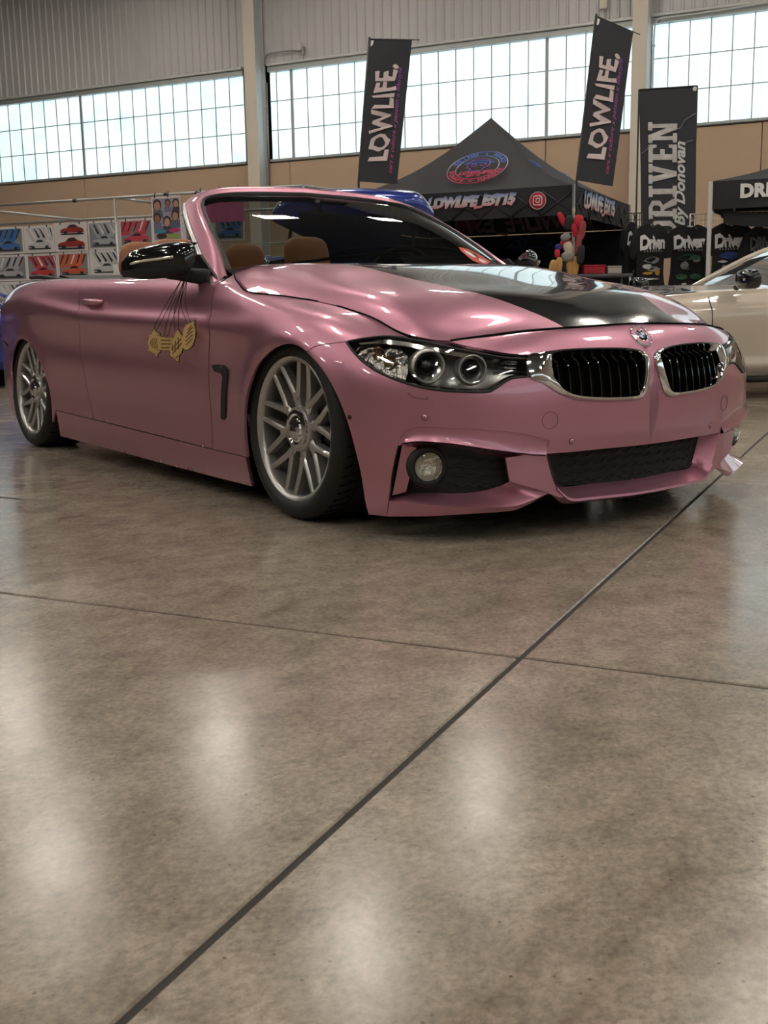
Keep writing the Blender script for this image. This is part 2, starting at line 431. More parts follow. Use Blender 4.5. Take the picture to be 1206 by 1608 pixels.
mb = MB(); mb.box((0, D1/2, ZC-.25), (.14, D1, .5)); jm = mb.mesh('joist'); jm.materials.append(M_ROOF)
for x in np.arange(S0+2, S1, 5.1): link('joist', jm, None, ce, (x, 0, 0))
# high-bay lamps: twin light strips under a white tray
M_TRAY = mat('lamp_tray', (.75, .75, .75), .5)
M_STRIP = mat('lamp_strip', (1, 1, 1), .5, emit=(1, .93, .82), estr=LAMP_POWER)
tray = MB(); tray.bbox((0, 0, .05), (.42, 1.25, .07), .02); tray = tray.mesh('tray'); tray.materials.append(M_TRAY)
stp = MB(); stp.bbox((0, 0, 0), (.13, 1.18, .03), .008); stp = stp.mesh('light_strip'); stp.materials.append(M_STRIP)
rod = MB(); rod.tube([(0, 0, .08), (0, 0, 1.5)], .008, 6); rod = rod.mesh('hanger'); rod.materials.append(M_COND)
row_names = ['first', 'second', 'third', 'fourth', 'fifth', 'sixth', 'seventh']
col_names = ['first', 'second', 'third', 'fourth', 'fifth', 'sixth', 'seventh', 'eighth']
for j, d in enumerate((3.8, 8.3, 12.8, 17.3, 21.8, 26.3)):
    for i, s_ in enumerate((-12.7, -7.6, -2.55, 2.5, 7.65, 12.75)):
        P = hall(s_, d, 7.5)
        lm = empty('high_bay_lamp', P, WY, 'twin strip high-bay lamp, %s row from the window wall, %s from the right' % (row_names[j], col_names[i]), 'lamp', 'high-bay lamps under the roof')
        link('tray', tray, None, lm)
        for q in (-.1, .1): link('light_strip', stp, None, lm, (q, 0, 0))
        link('hanger', rod, None, lm)
# ================================================================== PINK CONVERTIBLE
M_PINK = mat('pink_paint', (.56, .258, .350), .37, .82, 1., coat_r=.02)
M_BLK = mat('black_plastic', (.012, .012, .013), .55)
M_BLKG = mat('black_gloss', (.006, .006, .007), .12, coat=1.)
M_DARK = mat('dark_void', (.004, .004, .004), .9, spec=.1)
M_CHROME = mat('chrome', (.78, .78, .80), .08, 1.)
M_SATIN = mat('satin_trim', (.55, .54, .53), .28, 1.)
M_TAN = mat('tan_leather', (.30, .115, .05), .5, noise=(40, .15), bump=(200, .15))
M_RUB = mat('tyre_rubber', (.014, .0135, .013), .62, bump=(120, .1))
M_SILVER = mat('silver_wheel_paint', (.50, .495, .485), .28, .7, .6)
M_LENS = mat('clear_lens', (1, 1, 1), .02, trans=1., ior=1.25)
M_HLCH = mat('reflector_silver', (.62, .62, .60), .14, 1.)
M_SMOKE = mat('headlamp_dark_chrome', (.28, .28, .28), .2, .85)

# ---- base skin of the right half: plan curve + height/offset rows, sampled to a fine grid
PLAN = np.array([(-3.80, 0), (-3.79, .3), (-3.755, .5), (-3.68, .67), (-3.55, .785), (-3.35, .855), (-3.1, .89), (-2.81, .905), (-2.4, .905),
                 (-1.9, .896), (-1.2, .890), (-.55, .893), (-.2, .902), (0, .906), (.2, .902), (.35, .884), (.47, .85), (.56, .808), (.625, .768),
                 (.70, .675), (.755, .56), (.80, .42), (.838, .21), (.851, 0)])
_ext = np.vstack([(PLAN[3:0:-1]*[1, -1]), PLAN, (PLAN[-2:-5:-1]*[1, -1])])
_L = np.r_[0, np.cumsum(np.linalg.norm(np.diff(_ext, axis=0), axis=1))]; _L -= _L[3]
_pf = nspline(_L, _ext)
LP = _L[3:-3]; LMAX = LP[-1]
NU = int(LMAX/.01)+1
US = np.linspace(0, LMAX, NU)
_e = 1e-4
PXY = _pf(US); TXY = (_pf(US+_e)-_pf(US-_e)); TXY /= np.linalg.norm(TXY, axis=1)[:, None]
NXY = np.stack([-TXY[:, 1], TXY[:, 0]], 1)
NXY *= np.sign((NXY*(PXY-np.array([-1.5, 0]))).sum(1))[:, None]
# plan index : (z rows, offset rows)   12 rows bottom -> top
ROWS = {
 0: ([.17, .22, .28, .40, .52, .64, .76, .79, .84, .875, .90, .905], [-.03, -.015, 0, 0, .0, 0, -.02, -.03, -.05, -.08, -.13, -.2]),
 4: ([.15, .20, .27, .38, .50, .63, .76, .785, .83, .865, .885, .89], [-.03, -.015, 0, 0, 0, 0, -.012, -.022, -.05, -.09, -.13, -.19]),
 6: ([.10, .16, .23, .34, .48, .63, .775, .80, .84, .875, .893, .90], [-.04, -.02, -.012, -.003, .0, .0, -.004, -.014, -.045, -.08, -.11, -.16]),
 7: ([.06, .14, .23, .34, .48, .64, .785, .81, .845, .878, .897, .905], [-.05, -.025, -.015, -.004, .0, .002, .0, -.010, -.040, -.072, -.10, -.15]),
 8: ([.06, .14, .225, .34, .48, .63, .765, .79, .838, .875, .893, .90], [-.05, -.025, -.018, -.018, -.006, -.003, .009, -.006, -.032, -.06, -.088, -.14]),
 9: ([.06, .14, .22, .33, .465, .61, .725, .75, .81, .858, .879, .887], [-.05, -.025, -.019, -.021, -.010, -.005, .011, -.006, -.028, -.052, -.08, -.13]),
 10: ([.06, .14, .212, .32, .45, .595, .70, .725, .785, .84, .862, .87], [-.05, -.025, -.020, -.022, -.010, -.005, .011, -.006, -.026, -.05, -.078, -.13]),
 11: ([.06, .14, .20, .31, .44, .58, .685, .71, .764, .808, .829, .868], [-.05, -.025, -.020, -.018, -.008, -.003, .010, -.005, -.022, -.042, -.063, -.178]),
 12: ([.06, .13, .195, .30, .43, .565, .672, .697, .742, .772, .785, .795], [-.05, -.025, -.014, -.006, .0, .003, .003, -.006, -.030, -.075, -.125, -.165]),
 13: ([.06, .12, .19, .30, .42, .55, .650, .675, .715, .738, .747, .753], [-.05, -.02, -.008, -.002, .0, .0, -.002, -.010, -.038, -.090, -.145, -.185]),
 14: ([.06, .12, .19, .30, .41, .525, .615, .64, .683, .709, .720, .726], [-.045, -.02, -.008, 0, 0, -.001, -.010, -.019, -.052, -.105, -.160, -.20]),
 15: ([.06, .115, .18, .29, .40, .505, .575, .60, .642, .670, .684, .69], [-.04, -.02, -.008, 0, 0, -.004, -.022, -.034, -.068, -.115, -.158, -.195]),
 16: ([.06, .11, .175, .285, .39, .485, .548, .572, .61, .637, .652, .66], [-.035, -.018, -.008, 0, .0, -.006, -.026, -.038, -.066, -.105, -.145, -.18]),
 18: ([.06, .11, .17, .27, .37, .46, .525, .548, .583, .61, .627, .635], [-.03, -.015, -.008, 0, .0, -.004, -.020, -.030, -.053, -.082, -.112, -.15]),
 19: ([.06, .11, .17, .265, .36, .45, .518, .542, .58, .607, .626, .635], [-.028, -.016, -.010, -.002, .002, .0, -.014, -.024, -.046, -.072, -.098, -.14]),
 21: ([.06, .11, .17, .255, .335, .42, .50, .53, .575, .612, .641, .652], [-.018, -.016, -.018, -.012, .0, .002, -.010, -.018, -.038, -.063, -.090, -.135]),
 23: ([.06, .11, .17, .255, .32, .41, .50, .535, .585, .625, .660, .672], [-.028, -.03, -.032, -.020, -.003, .0, -.006, -.014, -.038, -.068, -.104, -.15])}
_ks = sorted(ROWS); _kl = [LP[k] for k in _ks]
VK = np.array([0, .08, .16, .27, .40, .54, .65, .685, .76, .84, .90, 1.0])
NV = 96
def _gauss(A, s):
    r = int(3*s); k = np.exp(-.5*(np.arange(-r, r+1)/s)**2); k /= k.sum()
    return np.stack([np.convolve(np.r_[A[r:0:-1, j], A[:, j], A[-2:-r-2:-1, j]], k, 'valid') for j in range(A.shape[1])], 1)
ZR = _gauss(np.stack([pchip(_kl, [ROWS[k][0][j] for k in _ks])(US) for j in range(12)], 1), 6)
OR = _gauss(np.stack([pchip(_kl, [ROWS[k][1][j] for k in _ks])(US) for j in range(12)], 1), 6)
vv = np.linspace(0, 1, NV)
ZG = nspline(VK, ZR.T)(vv).T; OG = nspline(VK, OR.T)(vv).T
GX = PXY[:, 0][:, None]+NXY[:, 0][:, None]*OG; GY = PXY[:, 1][:, None]+NXY[:, 1][:, None]*OG
# arch flares
for (cx, cz, rr) in ((.02, .305, .315), (-2.78, .30, .305)):
    dist = np.hypot(GX-cx, ZG-cz)
    fl = .011*np.exp(-((dist-rr)/.045)**2)*(GX < .45)*(GY > .6)
    GX += NXY[:, 0][:, None]*fl; GY += NXY[:, 1][:, None]*fl
G = np.stack([GX, -GY, ZG], 2)            # the car's right side, y < 0
def grid_normals(G):
    du = np.gradient(G, axis=0); dv = np.gradient(G, axis=1); n = np.cross(du, dv)
    return n/(np.linalg.norm(n, axis=2)[..., None]+1e-12)
NG = grid_normals(G)
if (NG[:, :, 1][NU//2] > 0).mean() > .5: NG = -NG
def bil(A, uv):
    u = np.clip(uv[:, 0]/.01, 0, NU-1.001); v = np.clip(uv[:, 1]/.01, 0, NV-1.001)
    i = u.astype(int); j = v.astype(int); a = (u-i)[:, None]; b = (v-j)[:, None]
    return A[i, j]*(1-a)*(1-b)+A[i+1, j]*a*(1-b)+A[i, j+1]*(1-a)*b+A[i+1, j+1]*a*b
def skin(uv, off=0.):
    uv = np.atleast_2d(uv); n = bil(NG, uv); n = n/np.linalg.norm(n, axis=1)[:, None]
    return bil(G, uv)+n*np.reshape(off, (-1, 1)) if np.ndim(off) else bil(G, uv)+n*off
_bv = {}
_tri = []
for i in range(NU-1):
    for j in range(NV-1):
        a = i*NV+j; _tri.append((a, a+NV, a+NV+1)); _tri.append((a, a+NV+1, a+1))
def bvh(off):
    k = round(off, 4)
    if k not in _bv:
        A = G+NG*off
        # let the skin run on across the centre line and a bit past its lower and upper edges
        _bv[k] = (BVHTree.FromPolygons([tuple(q) for q in A.reshape(-1, 3)], _tri), A.reshape(-1, 3))
    return _bv[k]
def hit(o, d, off=0.):
    bv, A = bvh(off)
    loc, nor, idx, dist = bv.ray_cast(Vector(o), Vector(d))
    if loc is None:
        # nearest approach: march along the ray
        best = None
        for t in np.linspace(.5, 9, 600):
            q, n2, i2, d2 = bv.find_nearest(Vector(np.asarray(o)+np.asarray(d)/np.linalg.norm(d)*t))
            if best is None or d2 < best[0]: best = (d2, q, i2)
        loc, idx = best[1], best[2]
    a, b, c = [np.array(A[k]) for k in _tri[idx]]
    q = np.array(loc); v0, v1, v2 = b-a, c-a, q-a
    d00, d01, d11, d20, d21 = v0@v0, v0@v1, v1@v1, v2@v0, v2@v1
    den = d00*d11-d01*d01+1e-20; wv = (d11*d20-d01*d21)/den; ww = (d00*d21-d01*d20)/den
    UVs = [np.array((k//NV, k % NV), float) for k in _tri[idx]]
    return (UVs[0]*(1-wv-ww)+UVs[1]*wv+UVs[2]*ww)*.01
def uvp(pxs, off=0.): return np.array([hit(CAM, ray(p), off) for p in pxs])
def S(pxs, off=0.): return skin(uvp(pxs, off), off)
def uxz(x, z): return hit((x, -3, z), (0, 1, 0))
def smooth_line(uv, n): return crom(uv, n)
UC = (NU-1)*.01

def fill(poly, lift, normal, holes=(), h=.022, flange=.012, gap=.0, snap=None):
    """2D outline -> curved panel mesh data (verts, tris, normals) with turned-in edges"""
    loops = [np.asarray(poly, float)]+[np.asarray(q, float) for q in holes]
    loops = [q[np.r_[True, np.linalg.norm(np.diff(q, axis=0), axis=1) > .0025]] for q in loops]
    if gap: loops = [inset(loops[0], gap)]+[inset(q, -gap) for q in loops[1:]]
    if snap is not None: loops[0][loops[0][:, 0] > snap-.006, 0] = snap
    lo, hi = loops[0].min(0), loops[0].max(0)
    gx, gy = np.meshgrid(np.arange(lo[0]+h*.5, hi[0], h), np.arange(lo[1]+h*.5, hi[1], h), indexing='ij')
    gy[::2] += h*.25
    P = np.stack([gx.ravel(), gy.ravel()], 1)
    ok = inpoly(P, loops[0])
    for q in loops[1:]: ok &= ~inpoly(P, q)
    P = P[ok]
    for q in loops:
        if len(P): P = P[segdist(P, q) > h*.45]
    pts = []; edges = []
    for q in loops:
        k = len(pts); pts += [Vector(a) for a in q]; edges += [(k+i, k+(i+1) % len(q)) for i in range(len(q))]
    nb = len(pts); pts += [Vector(a) for a in P]
    vs, es, fs, ov, oe, of = delaunay_2d_cdt(pts, edges, [], 0, 1e-7)
    vs = np.array([tuple(a) for a in vs]); cen = np.array([vs[list(f)].mean(0) for f in fs])
    ok = inpoly(cen, loops[0])
    for q in loops[1:]: ok &= ~inpoly(cen, q)
    T = [tuple(f) for f, o in zip(fs, ok) if o]
    P3 = lift(vs); N3 = normal(vs)
    if snap is not None:
        cm = vs[:, 0] > snap-1e-5; P3[cm, 1] = 0; N3[cm, 1] = 0; N3 /= np.linalg.norm(N3, axis=1)[:, None]
    # orient
    a, b, c = [P3[[t[k] for t in T]] for k in range(3)]
    fl = (np.cross(b-a, c-a)*N3[[t[0] for t in T]]).sum(1) < 0
    T = [t[::-1] if q else t for t, q in zip(T, fl)]
    V = [tuple(q) for q in P3]; LN = []
    for t in T: LN += [tuple(N3[i]) for i in t]
    # boundary flange
    cnt = {}
    for t in T:
        for k in range(3): cnt[(t[k], t[(k+1) % 3])] = 1
    bd = [e for e in cnt if (e[1], e[0]) not in cnt]
    if snap is not None: bd = [e for e in bd if not (cm[e[0]] and cm[e[1]])]
    if flange:
        new = {}
        for e in bd:
            for i in e:
                if i not in new: new[i] = len(V); V.append(tuple(P3[i]-N3[i]*flange))
        for (i, j) in bd:
            q = (j, i, new[i], new[j]); T.append(q)
            p0, p1, p2 = np.array(V[q[0]]), np.array(V[q[1]]), np.array(V[q[2]])
            n = np.cross(p1-p0, p2-p0); n = n/(np.linalg.norm(n)+1e-12); LN += [tuple(n)]*4
    return V, T, LN
def mirror(d):
    V, T, LN = d
    V2 = [(x, -y, z) for x, y, z in V]; T2 = [t[::-1] for t in T]; L2 = []; k = 0
    for t in T:
        seg = LN[k:k+len(t)]; k += len(t); L2 += [(x, -y, z) for x, y, z in seg[::-1]]
    return V2, T2, L2
def join(d1, d2):
    k = len(d1[0]); return d1[0]+d2[0], d1[1]+[tuple(i+k for i in t) for t in d2[1]], d1[2]+d2[2]
def panel_obj(name, d, m, parent, label=None):
    V, T, LN = d; me = bpy.data.meshes.new(name); me.from_pydata(V, [], T)
    me.polygons.foreach_set('use_smooth', [True]*len(T)); me.update()
    me.normals_split_custom_set(LN)
    o = link(name, me, m, parent)
    if label: o['label'] = label
    return o
def uvn(uv): n = bil(NG, uv); return n/np.linalg.norm(n, axis=1)[:, None]
def body_panel(uv, holes=(), h=.022, gap=.0015, off=0., flange=.012, snap=None):
    return fill(uv, lambda q: skin(q, off), uvn, holes, h, flange, gap, snap)
def both(name, d, m, parent, label=None):
    panel_obj(name, d, m, parent, label); panel_obj(name, mirror(d), m, parent)
def dense(uv, step=.012, closed=True):
    out = []; n = len(uv)
    for i in range(n if closed else n-1):
        a, b = uv[i], uv[(i+1) % n]; k = max(1, int(np.linalg.norm(b-a)/step))
        out += [a+(b-a)*t/k for t in range(k)]
    return np.array(out)
def curve_uv(pxs, n=None, off=0.):
    q = uvp(pxs, off); L = np.linalg.norm(np.diff(q, axis=0), axis=1).sum()
    return crom(q, n or max(3, int(L/.012)))

CARL = 'dusty pink lowered convertible with black bonnet panel, parked on the polished concrete'
car = empty('convertible_car', (0, 0, 0), 0, CARL, 'car')

# ---- seams traced on the skin
L_arch = curve_uv([(578.7, 808), (568.4, 754), (557, 703.5), (546, 664), (533, 629), (518, 599), (501, 573), (481.7, 553.3)])
L_seamB = curve_uv([(481.7, 553.3), (495.7, 544), (520, 539.5), (542.6, 537)])
L_hlbot = curve_uv([(542.6, 537), (558.6, 558), (582.5, 578), (611.6, 593), (646, 605), (688.6, 613), (725.7, 615.4), (765.5, 616), (778.8, 610), (794.7, 599.5), (808, 594), (831, 592.5)])
L_kidbot = curve_uv([(831, 592.5), (847, 598), (868, 612), (889.5, 623), (914, 629), (956.6, 630.3), (999, 628), (1011.4, 621), (1017.4, 605), (1020, 577), (1017.4, 561), (1006, 552), (985, 547.7), (939, 546.6), (893, 548.4), (864.8, 551), (830, 557.5)])
L_nose = curve_uv([(830, 557.5), (794.7, 554.4), (757.6, 547.8), (706, 537)])
L_hoodF = curve_uv([(707, 535), (740, 530.5), (774, 526.7), (819, 521), (875, 516), (953, 510.6), (986, 508.6)])
L_hoodF = np.vstack([L_hoodF[L_hoodF[:, 0] < UC-.02], [(UC, L_hoodF[-1, 1])]])
def to_centre(q):
    q = q[q[:, 0] < UC-.008]; return q
L_intT = curve_uv([(858, 712.8), (900, 709.5), (950, 704.5), (991.8, 700.7)])
L_intT = np.vstack([to_centre(L_intT), [(UC, L_intT[-1, 1])]])[::-1]
L_intS = curve_uv([(858, 712.8), (862.8, 734), (870.4, 758), (882.5, 773.5), (893, 781)])
L_tip = uvp([(880, 781.5), (861, 775.5)])
L_strut = uvp([(861, 774), (830, 765), (800, 756), (793.5, 719), (825, 714), (856, 716), (862.5, 692)])
L_crease = curve_uv([(862.5, 692), (825, 681.7), (772, 676), (692.7, 672), (653, 672), (639.6, 676), (629, 688), (622, 712), (614, 754.7), (610.5, 786), (608, 811)])
bump_uv = np.vstack([L_arch, L_seamB[1:], L_hlbot[1:], L_kidbot[1:], L_nose[1:], L_hoodF, L_intT, L_intS[1:], L_tip, dense(L_strut, closed=False), L_crease])
bd_ = body_panel(bump_uv, gap=.0008, h=.018, snap=UC)
fb = panel_obj('front_bumper', join(bd_, mirror(bd_)), M_PINK, car)

# fender
L_hoodS = curve_uv([(644, 529), (590, 502), (550, 487), (507, 475), (460, 467.5), (412, 462), (393, 459), (383, 455), (374, 444), (368, 431)])
L_hlTop = curve_uv([(542.6, 536.5), (574.5, 530), (611.6, 526.8), (644, 529)])
L_archB = curve_uv([(481.7, 553.3), (470, 545), (455, 541), (438, 545), (420, 557), (403, 578), (391, 608), (385, 640), (384, 680), (388, 719)])
L_doorF = curve_uv([(333, 705), (329, 620), (328, 560), (329, 520), (332, 480), (338, 449)])
L_doorR = curve_uv([(146, 651), (139, 620), (131, 580), (125.5, 545), (123, 500), (124, 470), (128, 440)])
L_sillT = curve_uv([(88, 644), (146, 658.5), (240, 682), (333, 705.5), (386, 718.5)])
V_TOP = (NV-1)*.01
fen = np.vstack([L_seamB[::-1], L_archB[1:], uvp([(388, 719)]), L_sillT[L_sillT[:, 0] > L_doorF[0, 0]][::-1], L_doorF, np.array([(L_doorF[-1, 0]-.01, .90), (L_doorF[-1, 0]-.06, .945)]), L_hoodS[::-1], L_hlTop[::-1][1:-1]])
both('fender', body_panel(fen, gap=.0025), M_PINK, car)
for sg in (1, -1):
    P_ = skin(L_hoodS, .001)*[1, sg, 1]; mb = MB(); mb.tube(P_, .0034, 6); mb.build('bonnet_dark_gap_line', M_DARK, car)  # black tube drawn in for the dark shut gap beside the bonnet
P_ = skin(L_hoodF, .0005); P_[-1, 1] = 0; P_ = np.vstack([P_, P_[-2::-1]*[1, -1, 1]]); mb = MB(); mb.tube(P_, .0042, 6); mb.build('bonnet_dark_gap_line', M_DARK, car)  # front shut gap's darkness likewise laid on as a black tube
# door
V_BELT = VK[10]*.95
sd = L_sillT[(L_sillT[:, 0] > L_doorR[0, 0]) & (L_sillT[:, 0] < L_doorF[0, 0])]
u0, u1 = L_doorR[-1, 0], L_doorF[-1, 0]
belt = np.stack([np.linspace(u1, u0, 120), np.full(120, V_BELT+.02)], 1)
dF = L_doorF[L_doorF[:, 1] < V_BELT]; dR = L_doorR[L_doorR[:, 1] < V_BELT]
door = np.vstack([sd, dF, belt, dR[::-1]])
both('door', body_panel(door, gap=.0028), M_PINK, car)
# sill skirt
sb_ = curve_uv([(396, 764.5), (320, 745), (200, 713), (95, 685)])
both('side_skirt', body_panel(np.vstack([L_sillT, sb_]), gap=.0015), M_PINK, car)
# rear quarter with the arch, then the rear bumper
ac = [(-2.775+.335*math.cos(t)*(1.0), .265+.325*math.sin(t)) for t in np.linspace(math.radians(-20), math.radians(195), 60)]
L_archR = np.array([uxz(x, z) for x, z in ac])
sq = L_sillT[L_sillT[:, 0] < L_doorR[0, 0]]
u_end = LP[3]
quarter = np.vstack([L_archR[:], [(LP[6]+.02, .30)], [(LP[6]-.02, .45), (u_end, .52), (u_end, .78), (LP[4], V_BELT+.03)],
                     np.stack([np.linspace(LP[4]+.05, u0, 90), np.full(90, V_BELT+.03)], 1), dR[::-1], sq[::-1]])
both('rear_quarter', body_panel(dense(quarter)), M_PINK, car)
k_ = np.vstack([[(LP[6]+.02, .29), (LP[6]-.02, .44), (u_end, .51), (u_end, .78), (0, .78), (0, .02), (LP[4], .02), (LP[6]-.05, .03)], L_archR[-6:][::-1][:3]])
rb_ = body_panel(dense(np.array([(LP[6]+.015, .02), (LP[6]+.015, .29), (LP[6]-.02, .44), (u_end, .515), (u_end, .86), (0, .86), (0, .02)])), gap=.001)
panel_obj('rear_bumper', join(rb_, mirror(rb_)), M_PINK, car)
# black inner shell behind the seams
ish = []
for (cx, cz) in ((0.02, .3), (-2.78, .3)):
    pass
mk = (np.hypot(G[:, :, 0]-.06, G[:, :, 2]-.28) > .40) & (np.hypot(G[:, :, 0]+2.78, G[:, :, 2]-.28) > .37) & ((G[:, :, 0] < .3) & (G[:, :, 2] > .12))
A = G-NG*.03
F_ = []
for i in range(NU-1):
    for j in range(0, NV-10):
        if mk[i, j] and mk[i+1, j] and mk[i, j+1] and mk[i+1, j+1]: F_.append((i*NV+j, (i+1)*NV+j, (i+1)*NV+j+1, i*NV+j+1))
mb = MB(); mb.add(A.reshape(-1, 3), F_, True); B2 = A.reshape(-1, 3)*[1, -1, 1]; mb.add(B2, [f[::-1] for f in F_], True)
mb.build('inner_shell', M_DARK, car, fix=False)
def clear_material(name, tint, refl=.5):
    m = bpy.data.materials.new(name); m.use_nodes = True; nt = m.node_tree
    nt.nodes.remove(nt.nodes['Principled BSDF']); out = nt.nodes['Material Output']
    t = nt.nodes.new('ShaderNodeBsdfTransparent'); t.inputs[0].default_value = (*tint, 1)
    g = nt.nodes.new('ShaderNodeBsdfGlossy'); g.inputs['Roughness'].default_value = .01; g.inputs[0].default_value = (1, 1, 1, 1)
    fr = nt.nodes.new('ShaderNodeFresnel'); fr.inputs[0].default_value = 1.5
    mx = nt.nodes.new('ShaderNodeMixShader')
    nt.links.new(fr.outputs[0], mx.inputs[0]); nt.links.new(t.outputs[0], mx.inputs[1]); nt.links.new(g.outputs[0], mx.inputs[2])
    nt.links.new(mx.outputs[0], out.inputs[0]); return m
M_CLEAR = clear_material('headlamp_cover', (.93, .93, .93))
M_WSG = clear_material('tinted_windscreen', (.30, .33, .31))

def grid_obj(name, Gd, m, parent, thick=0., flip_ref=None, cust=None):
    """smooth sheet from a grid of points; thick closes it with a back and edges"""
    Gd = np.asarray(Gd, float); n = grid_normals(Gd)
    if flip_ref is not None and (n.reshape(-1, 3)@np.asarray(flip_ref)).mean() < 0: n = -n
    a, b = Gd.shape[:2]
    mb = MB(); flip = (np.cross(Gd[1, 0]-Gd[0, 0], Gd[0, 1]-Gd[0, 0])@n[0, 0]) < 0
    mb.grid(Gd, True, flip)
    if thick:
        B = Gd-n*thick; k = a*b; mb.grid(B, True, not flip)
        ring = [(i, 0) for i in range(a)]+[(a-1, j) for j in range(1, b)]+[(i, b-1) for i in range(a-2, -1, -1)]+[(0, j) for j in range(b-2, 0, -1)]
        R_ = [i*b+j for i, j in ring]; q = len(R_)
        for i in range(q):
            f = (R_[i], R_[(i+1) % q], k+R_[(i+1) % q], k+R_[i]); mb.f.append(f[::-1] if not flip else f); mb.s.append(False); mb.mi.append(0)
    me = mb.mesh(name); o = link(name, me, m, parent)
    nn = n if cust is None else cust
    ln = []
    k = a*b
    for p in me.polygons:
        for vi in p.vertices:
            if not p.use_smooth: ln.append(tuple(p.normal))
            elif vi < k: ln.append(tuple(nn.reshape(-1, 3)[vi]))
            else: ln.append(tuple(-nn.reshape(-1, 3)[vi-k]))
    me.normals_split_custom_set(ln)
    return o
def loft(name, lines, m, parent, n=40, thick=0., ref=None, smooth=True):
    Gd = np.stack([crom(L, n) if len(L) > 2 else resample(L, n) for L in lines], 1)
    if smooth: return grid_obj(name, Gd, m, parent, thick, ref)
    mb = MB(); mb.grid(Gd, False); return mb.build(name, m, parent)
def strip2(name, lines, m, parent, n=40, mirror_too=True, sharp=30):
    """polyline bands, each band shaded on its own; right side and mirrored left side in one part each"""
    Gd = np.stack([crom(L, n) if len(L) > 2 else resample(L, n) for L in lines], 1)
    out = []
    for sg in ((1, -1) if mirror_too else (1,)):
        mb = MB(); mb.grid(Gd*[1, sg, 1], True); out.append(mb.build(name, m, parent, sharp=sharp))
    return out
def mir_copy(o, name=None):
    """mirrored twin of a one-mesh part (left side of the car)"""
    me = o.data.copy(); c = np.empty(len(me.vertices)*3); me.vertices.foreach_get('co', c); c = c.reshape(-1, 3); c[:, 1] *= -1
    me.vertices.foreach_set('co', c.ravel()); me.flip_normals(); me.update()
    q = bpy.data.objects.new(name or o.name.split('.')[0], me); COL.objects.link(q); q.parent = o.parent
    return q

# ---- bonnet: edge lines (centre, crease, crown, shoulder, shut line) at nine stations
HD = np.array([
 [(-.535, 0, .905), (-.57, .48, .904), (-.645, .62, .899), (-.69, .68, .887), (-.70, .715, .868)],
 [(-.42, 0, .901), (-.43, .47, .898), (-.45, .62, .884), (-.475, .715, .845), (-.50, .768, .801)],
 [(-.30, 0, .896), (-.30, .46, .892), (-.32, .62, .867), (-.34, .72, .829), (-.36, .768, .783)],
 [(-.17, 0, .882), (-.17, .45, .876), (-.175, .615, .851), (-.17, .714, .812), (-.165, .763, .766)],
 [(0, 0, .852), (0, .44, .844), (0, .61, .822), (.015, .705, .792), (.035, .752, .747)],
 [(.25, 0, .803), (.25, .41, .797), (.255, .595, .782), (.28, .69, .744), (.305, .728, .688)],
 [(.46, 0, .757), (.46, .362, .753), (.445, .57, .728), (.45, .655, .691), (.455, .70, .640)],
 [(.60, 0, .716), (.58, .315, .710), (.545, .55, .684), (.535, .63, .655), (.532, .683, .628)],
 [(.69, 0, .684), (.66, .29, .678), (.605, .51, .656), (.580, .61, .638), (.570, .668, .6235)],
 [(.740, 0, .662), (.713, .28, .655), (.652, .49, .643), (.615, .59, .631), (.596, .65, .623)]])
HD[:, :, 1] *= -1
_sp = np.r_[0, np.cumsum(np.linalg.norm(np.diff(HD[:, 1], axis=0), axis=1))]
Hs = nspline(_sp, HD.reshape(len(HD), -1))(np.linspace(0, _sp[-1], 90)).reshape(90, 5, 3)
full = np.concatenate([Hs[:, :0:-1]*[1, -1, 1], Hs], 1)          # left edge .. centre .. right edge
tk = np.array([-4, -3, -2, -1, 0, 1, 2, 3, 4.])
tk = np.array([-1, -.93, -.82, -.56, 0, .56, .82, .93, 1.])
tt = np.concatenate([np.linspace(-1, -.56, 28), np.linspace(-.56, .56, 30)[1:-1], np.linspace(.56, 1, 28)])
HG = nspline(tk, full.transpose(1, 0, 2).reshape(9, -1))(tt).reshape(len(tt), 90, 3).transpose(1, 0, 2)
HN = grid_normals(HG); HN = HN if HN[:, :, 2].mean() > 0 else -HN
M_CARBON = mat('black_vinyl_gloss', (.007, .007, .008), .16, coat=1., coat_r=.02)
ia, ib = 27, 27+29
bon = empty('bonnet'); bon.parent = car
grid_obj('black_panel', HG[:, ia:ib+1], M_CARBON, bon, .004, (0, 0, 1), HN[:, ia:ib+1])['label'] = 'gloss black centre panel of the bonnet'
grid_obj('pink_skin', HG[:, :ia+1], M_PINK, bon, .014, (0, 0, 1), HN[:, :ia+1])
grid_obj('pink_skin', HG[:, ib:], M_PINK, bon, .014, (0, 0, 1), HN[:, ib:])
mb = MB(); lin = HG-HN*.035; lin[-1] -= [.02, 0, 0]; mb.grid(lin, True); mb.build('liner', M_DARK, bon)

